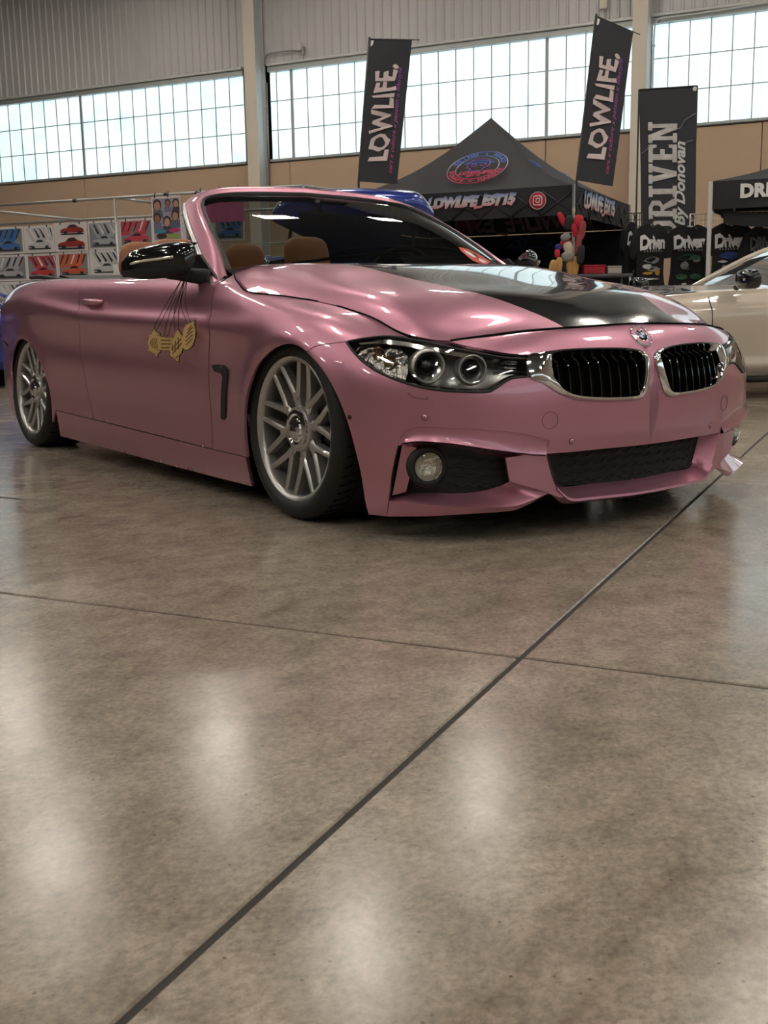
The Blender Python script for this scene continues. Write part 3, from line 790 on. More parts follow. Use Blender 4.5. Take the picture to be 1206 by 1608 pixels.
# ---- black shell added so the nose openings read dark
A = G-NG*.085
F_ = [(i*NV+j, (i+1)*NV+j, (i+1)*NV+j+1, i*NV+j+1) for i in range(int(LP[16]/.01), NU-1) for j in range(6, NV-1)]
mb = MB(); mb.add(A.reshape(-1, 3), F_, True); mb.add(A.reshape(-1, 3)*[1, -1, 1], [f[::-1] for f in F_], True); mb.build('nose_dark_shell', M_DARK, car, fix=False)
mb = MB(); mb.bbox((-1.55, 0, .135), (3.5, 1.16, .05), .01); mb.bbox((-1.35, 0, .135), (1.75, 1.62, .05), .01); mb.bbox((.30, 0, .15), (.7, 1.15, .04), .01)
mb.build('underbody', M_DARK, car, fix=False)
for cx, z0 in ((0.02, .30), (-2.79, .30)):
    for sg in (-1, 1):
        mb = MB(); t = np.linspace(math.radians(-15), math.radians(195), 30)
        Gd = np.array([[(cx+.37*math.cos(q), sg*y, z0+.345*math.sin(q)) for q in t] for y in (.80, .5)]); mb.grid(Gd, True)
        mb.add([(cx+.37*math.cos(q), sg*.5, z0+.345*math.sin(q)) for q in t], [tuple(range(30))]); mb.build('wheel_arch_liner', M_DARK, car)

# ---- front intakes of the bumper
ledge_lo = [(856, 716), (825, 713.6), (772, 707), (706, 697.7), (663.5, 695), (648, 695.5), (633, 698)]
L1 = skin(curve_uv([(862.5, 692), (825, 681.7), (772, 676), (692.7, 672), (653, 672), (639.6, 676), (629, 688), (625, 700)], 50), 0.)
Lm = skin(curve_uv([(861, 699), (825, 690), (772, 684), (695, 680), (657, 680), (644, 684), (634, 692), (628, 700)], 50), -.004)
Lb = S(ledge_lo, .010)
L3 = S([(793.5, 719), (759, 712), (719, 703), (685, 699.5), (662, 700.5), (656, 703), (653, 707)], -.05)
Lu = S([(858, 714.5), (825, 712), (772, 705.5), (706, 696), (663.5, 693), (648, 693.5), (632, 696)], .012)
strip2('intake_brow', [L1, Lm, Lu], M_PINK, car, 60, sharp=60)
strip2('intake_brow_underside', [Lb, L3], M_PINK, car, 50)
# lower canard shelf
lip = S([(611.7, 786.5), (650, 790.5), (692.7, 794.5), (751, 796.6), (804, 795), (833, 786.5), (860, 774.5)], .012)
lip[0] = S([(611.7, 786.5)], .0)[0]; lip[-1] = S([(861, 774.5)], .002)[0]
bot = S([(608, 811), (640, 811), (679, 810.4), (745.7, 806.4), (785.5, 803.8), (815, 799), (861, 775.5)], 0.)
shelf = S([(616, 777), (637, 772.5), (680, 774), (719, 774.5), (756, 771), (785.5, 763), (801, 755)], -.05)
shelf2 = S([(616, 777), (637, 772), (680, 774), (719, 774), (756, 770.6), (785.5, 762.7), (861, 774)], -.0)
mid_ = np.vstack([shelf[:-1], S([(800.5, 755.5)], -.03)])
strip2('canard_shelf', [lip, mid_], M_PINK, car, 50)
strip2('canard_lip', [lip, bot], M_PINK, car, 50)
# filler between the shelf end and the strut edge
e1 = S([(800, 756), (830, 765), (861, 774.5)], 0.); e2 = np.array([mid_[-1], (mid_[-1]+lip[-1])/2, lip[-1]]); strip2('canard_joint', [e1, e2], M_PINK, car, 12)
s1 = S([(793.5, 719), (797, 738), (800, 756)], 0.); s2 = S([(793.5, 719), (797, 738), (800, 755)], -.055); strip2('strut_wall', [s1, s2], M_PINK, car, 12)
# air-curtain blade and its slot
b1 = S([(632, 697), (624, 738), (616, 778)], -.012); b2 = S([(654, 703), (646, 738), (637.5, 772.5)], -.018); b3 = S([(654, 703), (646, 738), (637.5, 772.5)], -.055)
strip2('air_curtain_blade', [b1, b2, b3], M_PINK, car, 24, sharp=25)
s1 = S([(626, 699), (622, 712), (614, 754.7), (610.5, 786)], 0.); s2 = S([(630, 700), (626, 715), (619, 754), (614, 784)], -.05); strip2('air_curtain_slot', [s1, s2], M_BLK, car, 24)
# black insert with wavy grille bars and fog lamp
hole = [(653, 706), (662, 700), (690, 699), (719, 702.5), (759, 711), (794, 718.5), (801, 754), (785.5, 763), (756, 771), (719, 774.5), (680, 774.5), (637, 773)]
hu = dense(uvp(hole, -.05)); d = fill(hu, lambda q: skin(q, -.052), uvn, (), .03, .0, 0.)
fi = [panel_obj('intake_insert', d, M_BLK, car), panel_obj('intake_insert', mirror(d), M_BLK, car)]
def wavy(pa, pb, n, off, amp, r, phase=0):
    P = []
    for k in range(n*8+1):
        t = k/(n*8); y = amp*(1 if math.sin(2*math.pi*(t*n+phase)) > 0 else -1)*min(1, abs(math.sin(2*math.pi*(t*n+phase)))*2.2)
        P.append((pa[0]+(pb[0]-pa[0])*t, pa[1]+(pb[1]-pa[1])*t+y))
    return S(P, off)
for (pa, pb) in (((704, 716), (790, 727)), ((704, 730), (795, 739)), ((706, 746), (798, 751)), ((702, 761), (775, 763))):
    P = wavy(pa, pb, 4, -.046, 1.6, .003)
    for o, sg in zip(fi, (1, -1)):
        mb = MB(); mb.tube(P*[1, sg, 1], .0026, 5); mb.build('grille_bar', M_BLK, o)
fc = S([(673, 733)], -.022)[0]
ax = np.array([.93, -.33, .02]); ax /= np.linalg.norm(ax)
def frame_of(ax):
    a = np.cross([0, 0, 1.], ax); a /= np.linalg.norm(a); b = np.cross(ax, a); return np.stack([a, b, ax], 1)
def lathe_on(mb, prof, c, ax, n=36): return mb.lathe(prof, n, 'z', c, frame_of(ax))
Mg = mat('fog_reflector', (.75, .73, .66), .12, 1., bump=(90, .5))
def lamp_group(name, c, ax, build):
    for sg in (1, -1):
        c2 = np.array(c)*[1, sg, 1]; a2 = np.array(ax)*[1, sg, 1]; e = empty(name); e.parent = car; build(e, c2, a2)
def fog(e, c, ax):
    mb = MB(); lathe_on(mb, [(.064, -.03), (.066, -.010), (.060, -.004), (.048, .001), (.0455, -.012)], c, ax); mb.build('bezel', M_BLK, e)
    mb = MB(); lathe_on(mb, [(.0005, -.014), (.02, -.013), (.038, -.006), (.0445, .001)], c, ax); mb.build('reflector', Mg, e)
    mb = MB(); lathe_on(mb, [(.0001, .007), (.02, .006), (.036, .002), (.0445, -.001)], c, ax); mb.build('fog_lens', M_CLEAR, e)
lamp_group('fog_lamp', fc, ax, fog)
# centre intake: grille, ribs, lip
gr = [(858, 712.8), (866, 740), (878, 764), (931, 759.5), (985, 754), (1040, 746)]
top_ = L_intT[::-1]
q = uvp([(860, 712.8), (868, 742), (879, 763.5), (931, 759), (985, 753.8), (1010, 750.5)], -.055)
q = np.vstack([q[q[:, 0] < UC-.02], [(UC, q[-1, 1])]])
gp = dense(np.vstack([q, [(UC, L_intT[0, 1]+.03)], [(q[0, 0], L_intT[-1, 1]+.03)]]))
d = fill(gp, lambda a: skin(a, -.058), uvn, (), .03, 0., 0.); cg = panel_obj('lower_grille', join(d, mirror(d)), M_BLK, car)
for k in range(5):
    v = np.interp(k, [-.6, 4.4], [q[-1, 1], L_intT[0, 1]]); u = np.linspace(q[0, 0]+.05, UC, 90)
    P = skin(np.stack([u, np.full(90, v)], 1), -.05); ph = np.arange(90)*2*math.pi/16
    P[:, 2] += .0045*np.sign(np.sin(ph))*np.minimum(1, abs(np.sin(ph))*2.2)
    P = np.vstack([P, P[-2::-1]*[1, -1, 1]]); mb = MB(); mb.tube(P, .0028, 5); mb.build('grille_bar', M_BLK, cg)
for sg in (1, -1):
    mb = MB(); mb.tube(skin(np.array([(q[0, 0]+.05, q[0, 1]), (q[0, 0]+.045, L_intT[0, 1])]), -.048)*[1, sg, 1], .003, 5); mb.build('grille_bar', M_BLKG, cg)
lipc = uvp([(874, 764), (882.5, 773.5), (897.7, 782.6), (931, 780), (991.8, 773.5), (1012, 770.5)], .0); lipc = np.vstack([lipc[lipc[:, 0] < UC-.02], [(UC, lipc[-1, 1])]])
lf = skin(lipc, .004); lb = skin(q[1:], -.055); lb[-1, 1] = 0; lf[-1, 1] = 0
Gd = np.stack([crom(lf, 40), crom(lb, 40)], 1); Gd = np.concatenate([Gd, Gd[-2::-1]*[1, -1, 1]], 0)
mb = MB(); mb.grid(Gd, True); mb.build('lip_floor', M_PINK, car)
lo = lf-np.array([.035, 0, .022]); Gd = np.stack([crom(lf, 40), crom(lf-np.array([-.002, 0, .008]), 40), crom(lo, 40)], 1); Gd = np.concatenate([Gd, Gd[-2::-1]*[1, -1, 1]], 0)
mb = MB(); mb.grid(Gd, True); mb.build('front_lip', M_PINK, car, sharp=50)
sw = S([(858, 712.8), (862.8, 734), (870.4, 758), (877, 766)], 0.); sw2 = S([(862, 712), (866, 733), (874, 757), (880, 764)], -.056)
strip2('intake_side_wall', [sw, sw2], M_PINK, car, 20)
uh = skin(L_intT, 0.); ub = skin(L_intT+[0, .01], -.058); ub[0, 1] = uh[0, 1] = 0
Gd = np.stack([resample(uh, 30), resample(ub, 30)], 1); Gd = np.concatenate([Gd[::-1], Gd[1:]*[1, -1, 1]], 0); mb = MB(); mb.grid(Gd, True); mb.build('intake_roof', M_PINK, car)

# ---- kidney grilles
ko = [(831, 592.5), (847, 598), (868, 612), (889.5, 623), (914, 629), (956.6, 630.3), (999, 628), (1011.4, 621), (1017.4, 605), (1020, 577), (1017.4, 561), (1006, 552), (985, 547.7), (939, 546.6), (893, 548.4), (864.8, 551), (830, 558)]
ki = [(867.6, 585), (874.7, 599.6), (886, 613), (907, 620.5), (949.5, 623), (992, 620.8), (1004, 615.5), (1009.6, 597.8), (1011.4, 569.5), (1006, 557.5), (992, 553.5), (956.6, 551.5), (903.6, 553), (873.6, 556.5), (866, 563), (866, 573)]
n = 90
kou = crom(uvp(ko), n, True); kiu = crom(uvp(ki), n, True)
# line both loops up by angle around the opening's centre
cen = kiu.mean(0)
def by_angle(L):
    a = np.arctan2(L[:, 1]-cen[1], L[:, 0]-cen[0]); o = np.argsort(a); a, L = a[o], L[o]
    ta = np.linspace(-math.pi, math.pi, n, endpoint=False)
    return np.stack([np.interp(ta, np.r_[a-2*math.pi, a, a+2*math.pi], np.r_[L[:, k], L[:, k], L[:, k]]) for k in (0, 1)], 1)
kou, kiu = by_angle(kou), by_angle(kiu)
for sg in (1, -1):
    kd = empty('kidney_grille'); kd.parent = car
    rings = [skin(kou, -.004), skin(kou, .004), skin(kou*.55+kiu*.45, .013), skin(kiu*.85+kou*.15, .013), skin(kiu, .004), skin(kiu, -.05)]
    mb = MB(); mb.grid(np.stack(rings, 1)*[1, sg, 1], True, closed_u=True); mb.build('chrome_surround', M_CHROME, kd, sharp=50)
    mb = MB(); P = skin(kiu, -.05)*[1, sg, 1]; mb.add(P, [tuple(range(n))]); mb.build('backing', M_DARK, kd)
    for k in range(9):
        u = np.interp(k, [-.7, 8.7], [kiu[:, 0].min(), kiu[:, 0].max()])
        col_ = kiu[np.abs(kiu[:, 0]-u) < .03]; v0, v1 = col_[:, 1].min(), col_[:, 1].max()
        vs_ = np.linspace(v0, v1, 12); uu = np.full(12, u)
        t = np.linspace(0, 1, 12); of = -.030+.022*np.minimum(1, (1-t)*3.5)*1.0
        Pc = skin(np.stack([uu, vs_], 1), of); nn = uvn(np.stack([uu, vs_], 1)); tan = skin(np.stack([uu+.01, vs_], 1))-skin(np.stack([uu, vs_], 1)); tan /= np.linalg.norm(tan, axis=1)[:, None]
        Gs = np.stack([Pc-nn*.03-tan*.003, Pc-tan*.0026, Pc+nn*.002, Pc+tan*.0026, Pc-nn*.03+tan*.003], 1)*[1, sg, 1]
        mb = MB(); mb.grid(Gs, True); mb.build('grille_slat', M_BLKG, kd, sharp=40)

# ---- headlamps
hl_top = [(829, 563.5), (779, 559.7), (725.7, 549.5), (688.6, 541), (646, 533), (611.6, 528.3), (574.5, 531), (543, 537)]
hlu = np.vstack([L_hlbot[:-1], uvp([(830.5, 592), (829.5, 578)]), curve_uv(hl_top)[:-1]])
hlu = inset(hlu, .002)
for sg in (1, -1):
    he = empty('headlamp'); he.parent = car
    f_ = (lambda d: d) if sg == 1 else mirror
    d = fill(hlu, lambda a: skin(a, -.05), uvn, (), .025, -.049, 0.); panel_obj('housing', f_(d), M_SMOKE, he)
    d = fill(hlu, lambda a: skin(a, .001), uvn, (), .025, 0., 0.); panel_obj('lamp_cover', f_(d), M_CLEAR, he)
    P = skin(hlu, .0005)*[1, sg, 1]; mb = MB(); mb.tube(P, .0042, 6, closed=True); mb.build('seal', M_BLK, he)
    # brow strip along the upper edge
    a_ = S([(560, 536), (600, 533.5), (646, 538.5), (700, 549), (760, 560.5), (800, 565), (827, 568)], -.012); b_ = S([(566, 541), (600, 539.5), (646, 545.5), (700, 556.5), (760, 566), (800, 569), (827, 571)], -.02)
    mb = MB(); mb.grid(np.stack([crom(a_, 30), crom(b_, 30)], 1)*[1, sg, 1], True); mb.build('brow_strip', M_HLCH, he)
    a_ = S([(640, 604), (690, 611), (726, 613.5), (765, 613.5), (778, 607), (795, 596), (808, 591.5), (828, 590)], -.006); b_ = S([(640, 601), (690, 607.5), (726, 610), (764, 610), (774, 605), (792, 593.5), (808, 588.5), (828, 587)], -.012)
    mb = MB(); mb.grid(np.stack([crom(a_, 30), crom(b_, 30)], 1)*[1, sg, 1], True); mb.build('lower_strip', M_HLCH, he)
    # indicator reflector at the outer end
    rq = dense(uvp([(553, 545), (575, 540), (628, 543), (640, 560), (640, 585), (636, 598), (612, 590), (583, 575), (563, 557)], -.03)); d = fill(rq, lambda a: skin(a, -.032), uvn, (), .02, 0., 0.)
    panel_obj('indicator_reflector', f_(d), mat('faceted_reflector', (.62, .60, .56), .16, 1., bump=(38, 1.)), he)
    for (px, rad) in (((594, 556), .021), ((612, 568), .019)):
        c = S([px], -.026)[0]*[1, sg, 1]; a2 = np.array([.80, -.58*sg, .1]); mb = MB()
        lathe_on(mb, [(.001, -.004), (rad*.45, -.002), (rad*.5, .004), (rad*.8, .004), (rad, .012)], c, a2/np.linalg.norm(a2), 24); mb.build('indicator_bowl', mat('amber_tint_reflector', (.70, .58, .45), .15, 1.), he)
    for (px, rad, nm) in (((672, 575.5), .0515, 'projector'), ((741, 580), .0455, 'projector')):
        c = S([px], -.03)[0]*[1, sg, 1]; a2 = np.array([.90, -.42*sg, .0]); a2 /= np.linalg.norm(a2)
        pr = he
        mb = MB(); lathe_on(mb, [(rad*1.02, -.05), (rad*1.04, .004), (rad*.98, .012), (rad*.86, .010), (rad*.80, -.005), (rad*.78, -.02)], c, a2, 40); mb.build('halo_ring', mat('halo_white', (.82, .82, .80), .12, .6), pr)
        mb = MB(); lathe_on(mb, [(rad*.80, -.014), (rad*.66, -.018), (rad*.62, -.012)], c, a2, 40); mb.build('projector_shroud', M_SMOKE, pr)
        mb = MB(); lathe_on(mb, [(rad*.63, -.016), (rad*.58, -.002), (rad*.4, .010), (rad*.2, .015), (.0005, .017)], c, a2, 40); mb.build('projector_lens', mat('projector_glass', (.015, .015, .018), .03, 0., 1.), pr)
    for (pa, pb, w_) in (((783, 578), (826, 579), .005), ((786, 571), (824, 573), .003)):
        mb = MB(); mb.tube(S([pa, pb], -.022)*[1, sg, 1], w_, 6); mb.build('inner_bar', M_HLCH, he)
    a_ = S([(655, 548), (655, 600)], -.03); b_ = S([(636, 545), (634, 597)], -.045); mb = MB(); mb.grid(np.stack([resample(a_, 8), resample(b_, 8)], 1)*[1, sg, 1], True); mb.build('divider', M_HLCH, he)

# ---- roundel on the nose
c = S([(999, 528)], .0)[0]; c[1] = 0; iu = np.array([[UC, uvp([(999, 528)])[0, 1]]]); nr = uvn(iu)[0]; nr[1] = 0; nr /= np.linalg.norm(nr); c = skin(iu)[0]; c[1] = 0
em = empty('roundel'); em.parent = car
fr = np.stack([np.array([0, -1., 0]), np.cross(nr, [0, -1., 0]), nr], 1)
fr[:, 1] *= np.sign(fr[2, 1]); fr[:, 0] = np.cross(fr[:, 1], nr)
mb = MB(); mb.lathe([(.0425, -.006), (.0425, .003), (.040, .005), (.0385, .003)], 48, 'z', c, fr); mb.lathe([(.0245, .003), (.0235, .006), (.0225, .003)], 48, 'z', c, fr); mb.build('rim', M_CHROME, em)
mb = MB(); mb.lathe([(.039, .002), (.022, .004)], 48, 'z', c, fr); mb.build('outer_ring', M_PINK, em)
mb = MB(); mb.lathe([(.023, .0035), (.012, .0045)], 48, 'z', c, fr); mb.build('black_ring', M_BLKG, em)
for k in range(4):
    t = np.linspace(k*math.pi/2, (k+1)*math.pi/2, 10); P = [(0, 0)]+[(.0125*math.cos(a), .0125*math.sin(a)) for a in t]
    mb = MB(); mb.prism(P, .003, .005, fr, c); mb.build('quadrant', mat('roundel_white', (.8, .8, .8), .2, coat=1.) if k in (0, 2) else mat('roundel_blue', (.03, .16, .55), .2, coat=1.), em)
def text_mesh(txt, size=1., extrude=.0, shear=0., offset=0., spacing=1., align='CENTER', res=3):
    cu = bpy.data.curves.new('txt', 'FONT'); cu.body = txt; cu.size = size; cu.extrude = extrude; cu.shear = shear; cu.offset = offset
    cu.align_x = align; cu.align_y = 'CENTER'; cu.space_character = spacing; cu.resolution_u = res
    ob = bpy.data.objects.new('txt', cu); COL.objects.link(ob)
    dg = bpy.context.evaluated_depsgraph_get(); me = bpy.data.meshes.new_from_object(ob.evaluated_get(dg))
    bpy.data.objects.remove(ob); bpy.data.curves.remove(cu)
    me.materials.clear()
    return me
def put_text(name, txt, size, o, ex, ey, m, parent=None, extrude=.001, warp=None, **kw):
    """lettering laid on a surface: o origin, ex reading direction, ey up"""
    me = text_mesh(txt, size, extrude, **kw)
    c = np.empty(len(me.vertices)*3); me.vertices.foreach_get('co', c); c = c.reshape(-1, 3)
    if warp is not None: c = warp(c)
    ex, ey = np.asarray(ex, float), np.asarray(ey, float); ez = np.cross(ex, ey); ez /= np.linalg.norm(ez)
    P = np.asarray(o)+c[:, :1]*ex+c[:, 1:2]*ey+c[:, 2:]*ez
    me.vertices.foreach_set('co', P.ravel()); m2 = bpy.data.meshes.new(name); m2.from_pydata([tuple(q) for q in P], [], [tuple(f.vertices) for f in me.polygons]); m2.update(); bpy.data.meshes.remove(me)
    return link(name, m2, m, parent)
M_WHITE = mat('white_print', (.72, .70, .69), .5)
for k, ch in enumerate('BMW'):
    a = math.radians(90+(1-k)*52); P0 = c+fr@np.array([.0175*math.cos(a), .0175*math.sin(a), .0043])
    ex = fr@np.array([math.sin(a), -math.cos(a), 0]); ey = fr@np.array([math.cos(a), math.sin(a), 0])
    put_text('letter', ch, .010, P0, ex, ey, M_WHITE, em, .0004)

# ---- covers and sensors let into the bumper
def ring_on(name, px, r, w_, m, fillm=None, off=.0):
    uv = uvp([px]); n0 = uvn(uv)[0]; c0 = skin(uv)[0]
    for sg in (1, -1):
        cc = c0*[1, sg, 1]; nn = n0*[1, sg, 1]; e = MB(); t = np.linspace(0, 2*math.pi, 40, endpoint=False); fm = frame_of(nn)
        P = [(c0+bil(NG, uv)[0]*0) for _ in t]
        du = skin(np.stack([uv[0, 0]+r*np.cos(t), uv[0, 1]+r*np.sin(t)], 1), .0004)
        # keep the loop round in space
        P = np.array([cc+fm@np.array([r*math.cos(a), r*math.sin(a), .0]) for a in t])
        if r > .012: P = np.array([skin(hit(p*[1, sg, 1]+n0*.05, -n0), .0003)[0]*[1, sg, 1] for p in P])
        e.tube(P, w_, 5, closed=True); o = e.build(name, m, car)
        if fillm:
            e = MB(); lathe_on(e, [(r*.95, .0), (r*.9, .0018), (.0005, .0022)], cc, nn, 24); e.build('sensor_face', fillm, o)
M_GROOVE = mat('paint_groove', (.05, .02, .027), .5)
ring_on('tow_eye_cover', (864, 660), .027, .0008, M_GROOVE)
ring_on('parking_sensor', (667, 655), .0095, .0011, M_GROOVE, M_PINK)
ring_on('parking_sensor', (897.7, 693), .0095, .0013, M_GROOVE, M_PINK)
ring_on('side_sensor', (549, 655), .006, .002, M_BLK, M_BLK)
w_ = skin(crom(uvp([(640, 617), (646, 622), (652, 624.5), (668, 627), (672, 624)]), 24), .0003)
for sg in (1, -1): mb = MB(); mb.tube(w_*[1, sg, 1], .0009, 5); mb.build('washer_cover_seam', M_GROOVE, car)
# ---- fender vent
vu = dense(uvp([(333.5, 573.5), (340, 572.5), (354, 574), (358.5, 580), (359, 590), (355.5, 655), (352, 659), (348, 657), (351, 592), (349, 586.5), (338, 583)]))
d = body_panel(vu, gap=0, off=.005, h=.012, flange=.008); both('fender_vent', d, M_BLK, car)
# ---- door handle
for sg in (1, -1):
    h0 = S([(134, 474), (140, 476), (150, 477.5), (158, 476.5), (163, 474)], .0); nn = uvn(uvp([(150, 477)]))[0]
    of = np.array([.002, .022, .027, .022, .002]); P = crom(h0+of[:, None]*nn, 24); mb = MB(); mb.tube(P*[1, sg, 1], np.r_[np.linspace(.008, .014, 6), np.full(12, .014), np.linspace(.014, .008, 6)], 10); hd = mb.build('door_handle', M_PINK, car)
    cu_ = uvp([(149, 479)])[0]; t = np.linspace(0, 2*math.pi, 30, endpoint=False)
    d = body_panel(np.stack([cu_[0]+.075*np.cos(t), cu_[1]+.028*np.sin(t)], 1), gap=0, off=.0015, h=.015, flange=.002)
    panel_obj('handle_cup', d if sg == 1 else mirror(d), mat('pink_paint_shaded', (.40, .15, .20), .4, .55, 1.), hd)  # hollow's shade put into a darker pink, the surface is not sunk
# fuel flap seam on the quarter
fl_ = skin(crom(uvp([(37, 491), (42, 492.5), (50, 492.5), (55, 488)]), 16), .0004); mb = MB(); mb.tube(fl_, .0016, 5); mb.build('fuel_flap_seam', M_GROOVE, car)
# ---- windscreen, frame, cowl
def C3(L): return np.array(L, float)
WE = C3([(-.665, -.70, .893), (-.80, -.672, .975), (-.95, -.638, 1.065), (-1.08, -.602, 1.135), (-1.19, -.555, 1.190), (-1.25, -.47, 1.220), (-1.29, -.3, 1.242), (-1.31, 0, 1.254)])
WF = C3([(-.70, -.742, .885), (-.82, -.705, .973), (-.97, -.668, 1.066), (-1.10, -.630, 1.138), (-1.205, -.578, 1.199), (-1.262, -.482, 1.230), (-1.302, -.305, 1.251), (-1.322, 0, 1.263)])
WE[:6] = WE[:6]*.45+np.array([(-.70, -.742, .885), (-.82, -.705, .973), (-.97, -.668, 1.066), (-1.10, -.630, 1.138), (-1.205, -.578, 1.199), (-1.262, -.482, 1.230)])*.55
WB = C3([(-.62, -.832, .829), (-.86, -.765, .965), (-1.04, -.715, 1.07), (-1.17, -.668, 1.14), (-1.29, -.615, 1.195), (-1.365, -.50, 1.247), (-1.40, -.31, 1.270), (-1.42, 0, 1.282)])
nW = 60
def sym(L):   # right half -> full span across the car
    q = crom(L, nW); return np.vstack([q, q[-2::-1]*[1, -1, 1]])
wE, wF, wB = sym(WE), sym(WF), sym(WB)
wM = (wF*.75+wB*.25)+np.array([0, 0, 1.])*np.interp(np.abs(wF[:, 1]), [.45, .58], [.022, .010])[:, None]+np.stack([np.zeros(len(wF)), np.sign(wF[:, 1])*.008, np.zeros(len(wF))], 1)
wI = wB-np.array([0, 0, .045])-np.stack([np.zeros(len(wF)), np.sign(wF[:, 1])*.03, np.zeros(len(wF))], 1)
scr = empty('windscreen'); scr.parent = car
feet = lambda w_: np.vstack([w_[0]+(w_[0]-w_[2])*1.2, w_, w_[-1]+(w_[-1]-w_[-3])*1.2])      # run the pillar feet into the wing
grid_obj('frame', feet(np.stack([wF, (wF+wM)/2+[0, 0, .004], wM, (wM+wB)/2+[0, 0, .002], wB], 1).reshape(len(wF), -1)).reshape(len(wF)+2, 5, 3), M_PINK, scr, .0, (-.2, 0, 1))
mb = MB(); mb.grid(np.stack([wB, wI, wE-[.03, 0, .03]], 1), True); mb.build('frame_lining', M_BLK, scr)
mb = MB(); mb.grid(np.stack([wF+[.004, 0, .003], (wE+wF)/2+[.006, 0, .006], wE], 1), True); mb.build('glass_seal', M_BLK, scr)
# bright strip and seal down the side of each pillar
for sg in (1, -1):
    q = crom(WB[:5], 40); o_ = np.array([0, -1, 0.]); dn = np.array([-.55, -.05, -.25])/.6
    mb = MB(); mb.grid(np.stack([q+[0, -.002, 0], q+dn*.012+[0, -.010, 0], q+dn*.024+[0, -.008, 0]], 1)*[1, sg, 1], True); mb.build('pillar_strip', M_SATIN, scr)
    mb = MB(); mb.grid(np.stack([q+dn*.024+[0, -.007, 0], q+dn*.040, q+dn*.045+[0, .04, 0]], 1)*[1, sg, 1], True); mb.build('pillar_seal', M_BLK, scr)
# glass: ruled between the frame edge and the base line
base = C3([WE[0], (-.60, -.6, .90), (-.55, -.45, .905), (-.52, -.2, .908), (-.515, 0, .908)])
bs = crom(base, 30); bs = np.vstack([bs, bs[-2::-1]*[1, -1, 1]])
tp = crom(WE[4:], 30); tp = np.vstack([tp, tp[-2::-1]*[1, -1, 1]])
sdR = crom(WE[:5], 30)
Gw = []
for i in range(30):
    t = i/29; L, R_ = sdR[i]*[1, -1, 1], sdR[i]
    row = bs*(1-t)+tp*t
    # pull the row ends on to the pillars, keep the bow
    w_ = np.linspace(0, 1, len(row))[:, None]; e0, e1 = R_-row[0], L-row[-1]
    row = row+e0*(1-w_)+e1*w_
    row[:, 0] += .0
    row += np.array([.03, 0, .018])*4*t*(1-t)*(1-(2*w_-1)**2)*.6
    Gw.append(row)
Gw = np.array(Gw)
grid_obj('glass', Gw, M_WSG, scr, 0., (1, 0, 1))
# cowl between bonnet and glass, wiper
cw0 = np.vstack([HG[3]-[.0, 0, .03]]); cw0 = resample(cw0[::-1], 59); cw1 = bs-[.0, 0, .02]
cw0 = cw0 if np.linalg.norm(cw0[0]-cw1[0]) < np.linalg.norm(cw0[-1]-cw1[0]) else cw0[::-1]
mb = MB(); mb.grid(np.stack([cw0, (cw0+cw1)/2-[0, 0, .02], cw1], 1)[13:-13], True); mb.build('cowl', M_BLK, scr)
for (a, b_) in (((-.63, -.48, .905), (-.70, .18, .955)), ((-.60, .12, .918), (-.66, .62, .925))):
    wp = crom([a, (np.array(a)+b_)/2+[.012, 0, .012], b_], 20); mb = MB(); mb.tube(wp, .007, 6); wo = mb.build('wiper', M_BLK, scr)
# red sticker low in the far corner of the glass
st0 = at((725, 400), 1, .52); nst = np.array([.7, .1, .7]); nst /= np.linalg.norm(nst)
i_ = None
gv = BVHTree.FromPolygons([tuple(v) for v in Gw.reshape(-1, 3)], [(i*59+j, (i+1)*59+j, (i+1)*59+j+1, i*59+j+1) for i in range(29) for j in range(58)])
def on_glass(px):
    r = gv.ray_cast(Vector(CAM), Vector(ray(px))); return np.array(r[0]) if r[0] is not None else None
zig = [(720, 388), (735, 391), (752, 400), (770, 411), (764, 415), (752, 413), (742, 409), (731, 400), (724, 394)]
P = [on_glass(p) for p in zig]
if all(q is not None for q in P):
    P = np.array(P); v = CAM-P.mean(0); v /= np.linalg.norm(v); mb = MB(); mb.add(P+v*.004, [tuple(range(len(P)))]); st = mb.build('sticker', mat('sticker_red', (.60, .05, .03), .4), scr)
    P2 = [on_glass(p) for p in [(727, 392), (738, 396), (749, 404), (744, 404), (733, 398)]]; mb = MB(); mb.add(np.array(P2)+v*.006, [tuple(range(5))]); mb.build('sticker_print', M_WHITE, scr)
    P2 = [on_glass(p) for p in [(752, 405), (764, 411), (760, 413), (752, 409)]]; mb = MB(); mb.add(np.array(P2)+v*.006, [tuple(range(4))]); mb.build('sticker_print', M_WHITE, scr)
# ---- belt line, cabin tub, rear deck
vb = V_BELT+.02
ub = np.arange(LP[3]+.1, L_doorF[-1, 0], .02)
top = skin(np.stack([ub, np.full(len(ub), vb)], 1))
M_CAB = mat('cabin_black', (.016, .015, .015), .6)
for sg in (1, -1):
    tb = top*[1, sg, 1]; inn = np.array([0, -sg, 0])*-1.0
    dirn = np.array([0, 1., 0])*(1 if sg == 1 else -1)
    mb = MB(); mb.grid(np.stack([tb-[0, 0, .004], tb+dirn*.012+[0, 0, .006], tb+dirn*.03+[0, 0, .004], tb+dirn*.035-[0, 0, .05]], 1), True); mb.build('belt_moulding', M_BLK, car)
    k = (tb[:, 0] > -2.0)
    tq = tb[k]; mb = MB(); mb.grid(np.stack([tq+dirn*.035, tq+dirn*.075-[0, 0, .01], tq+dirn*.09-[0, 0, .12], tq+dirn*.09-[0, 0, .45]], 1), True); mb.build('door_trim', M_TAN, car)
mb = MB(); mb.bbox((-1.55, 0, .22), (2.3, 1.5, .08), .02); mb.build('cabin_floor', M_CAB, car, fix=False)
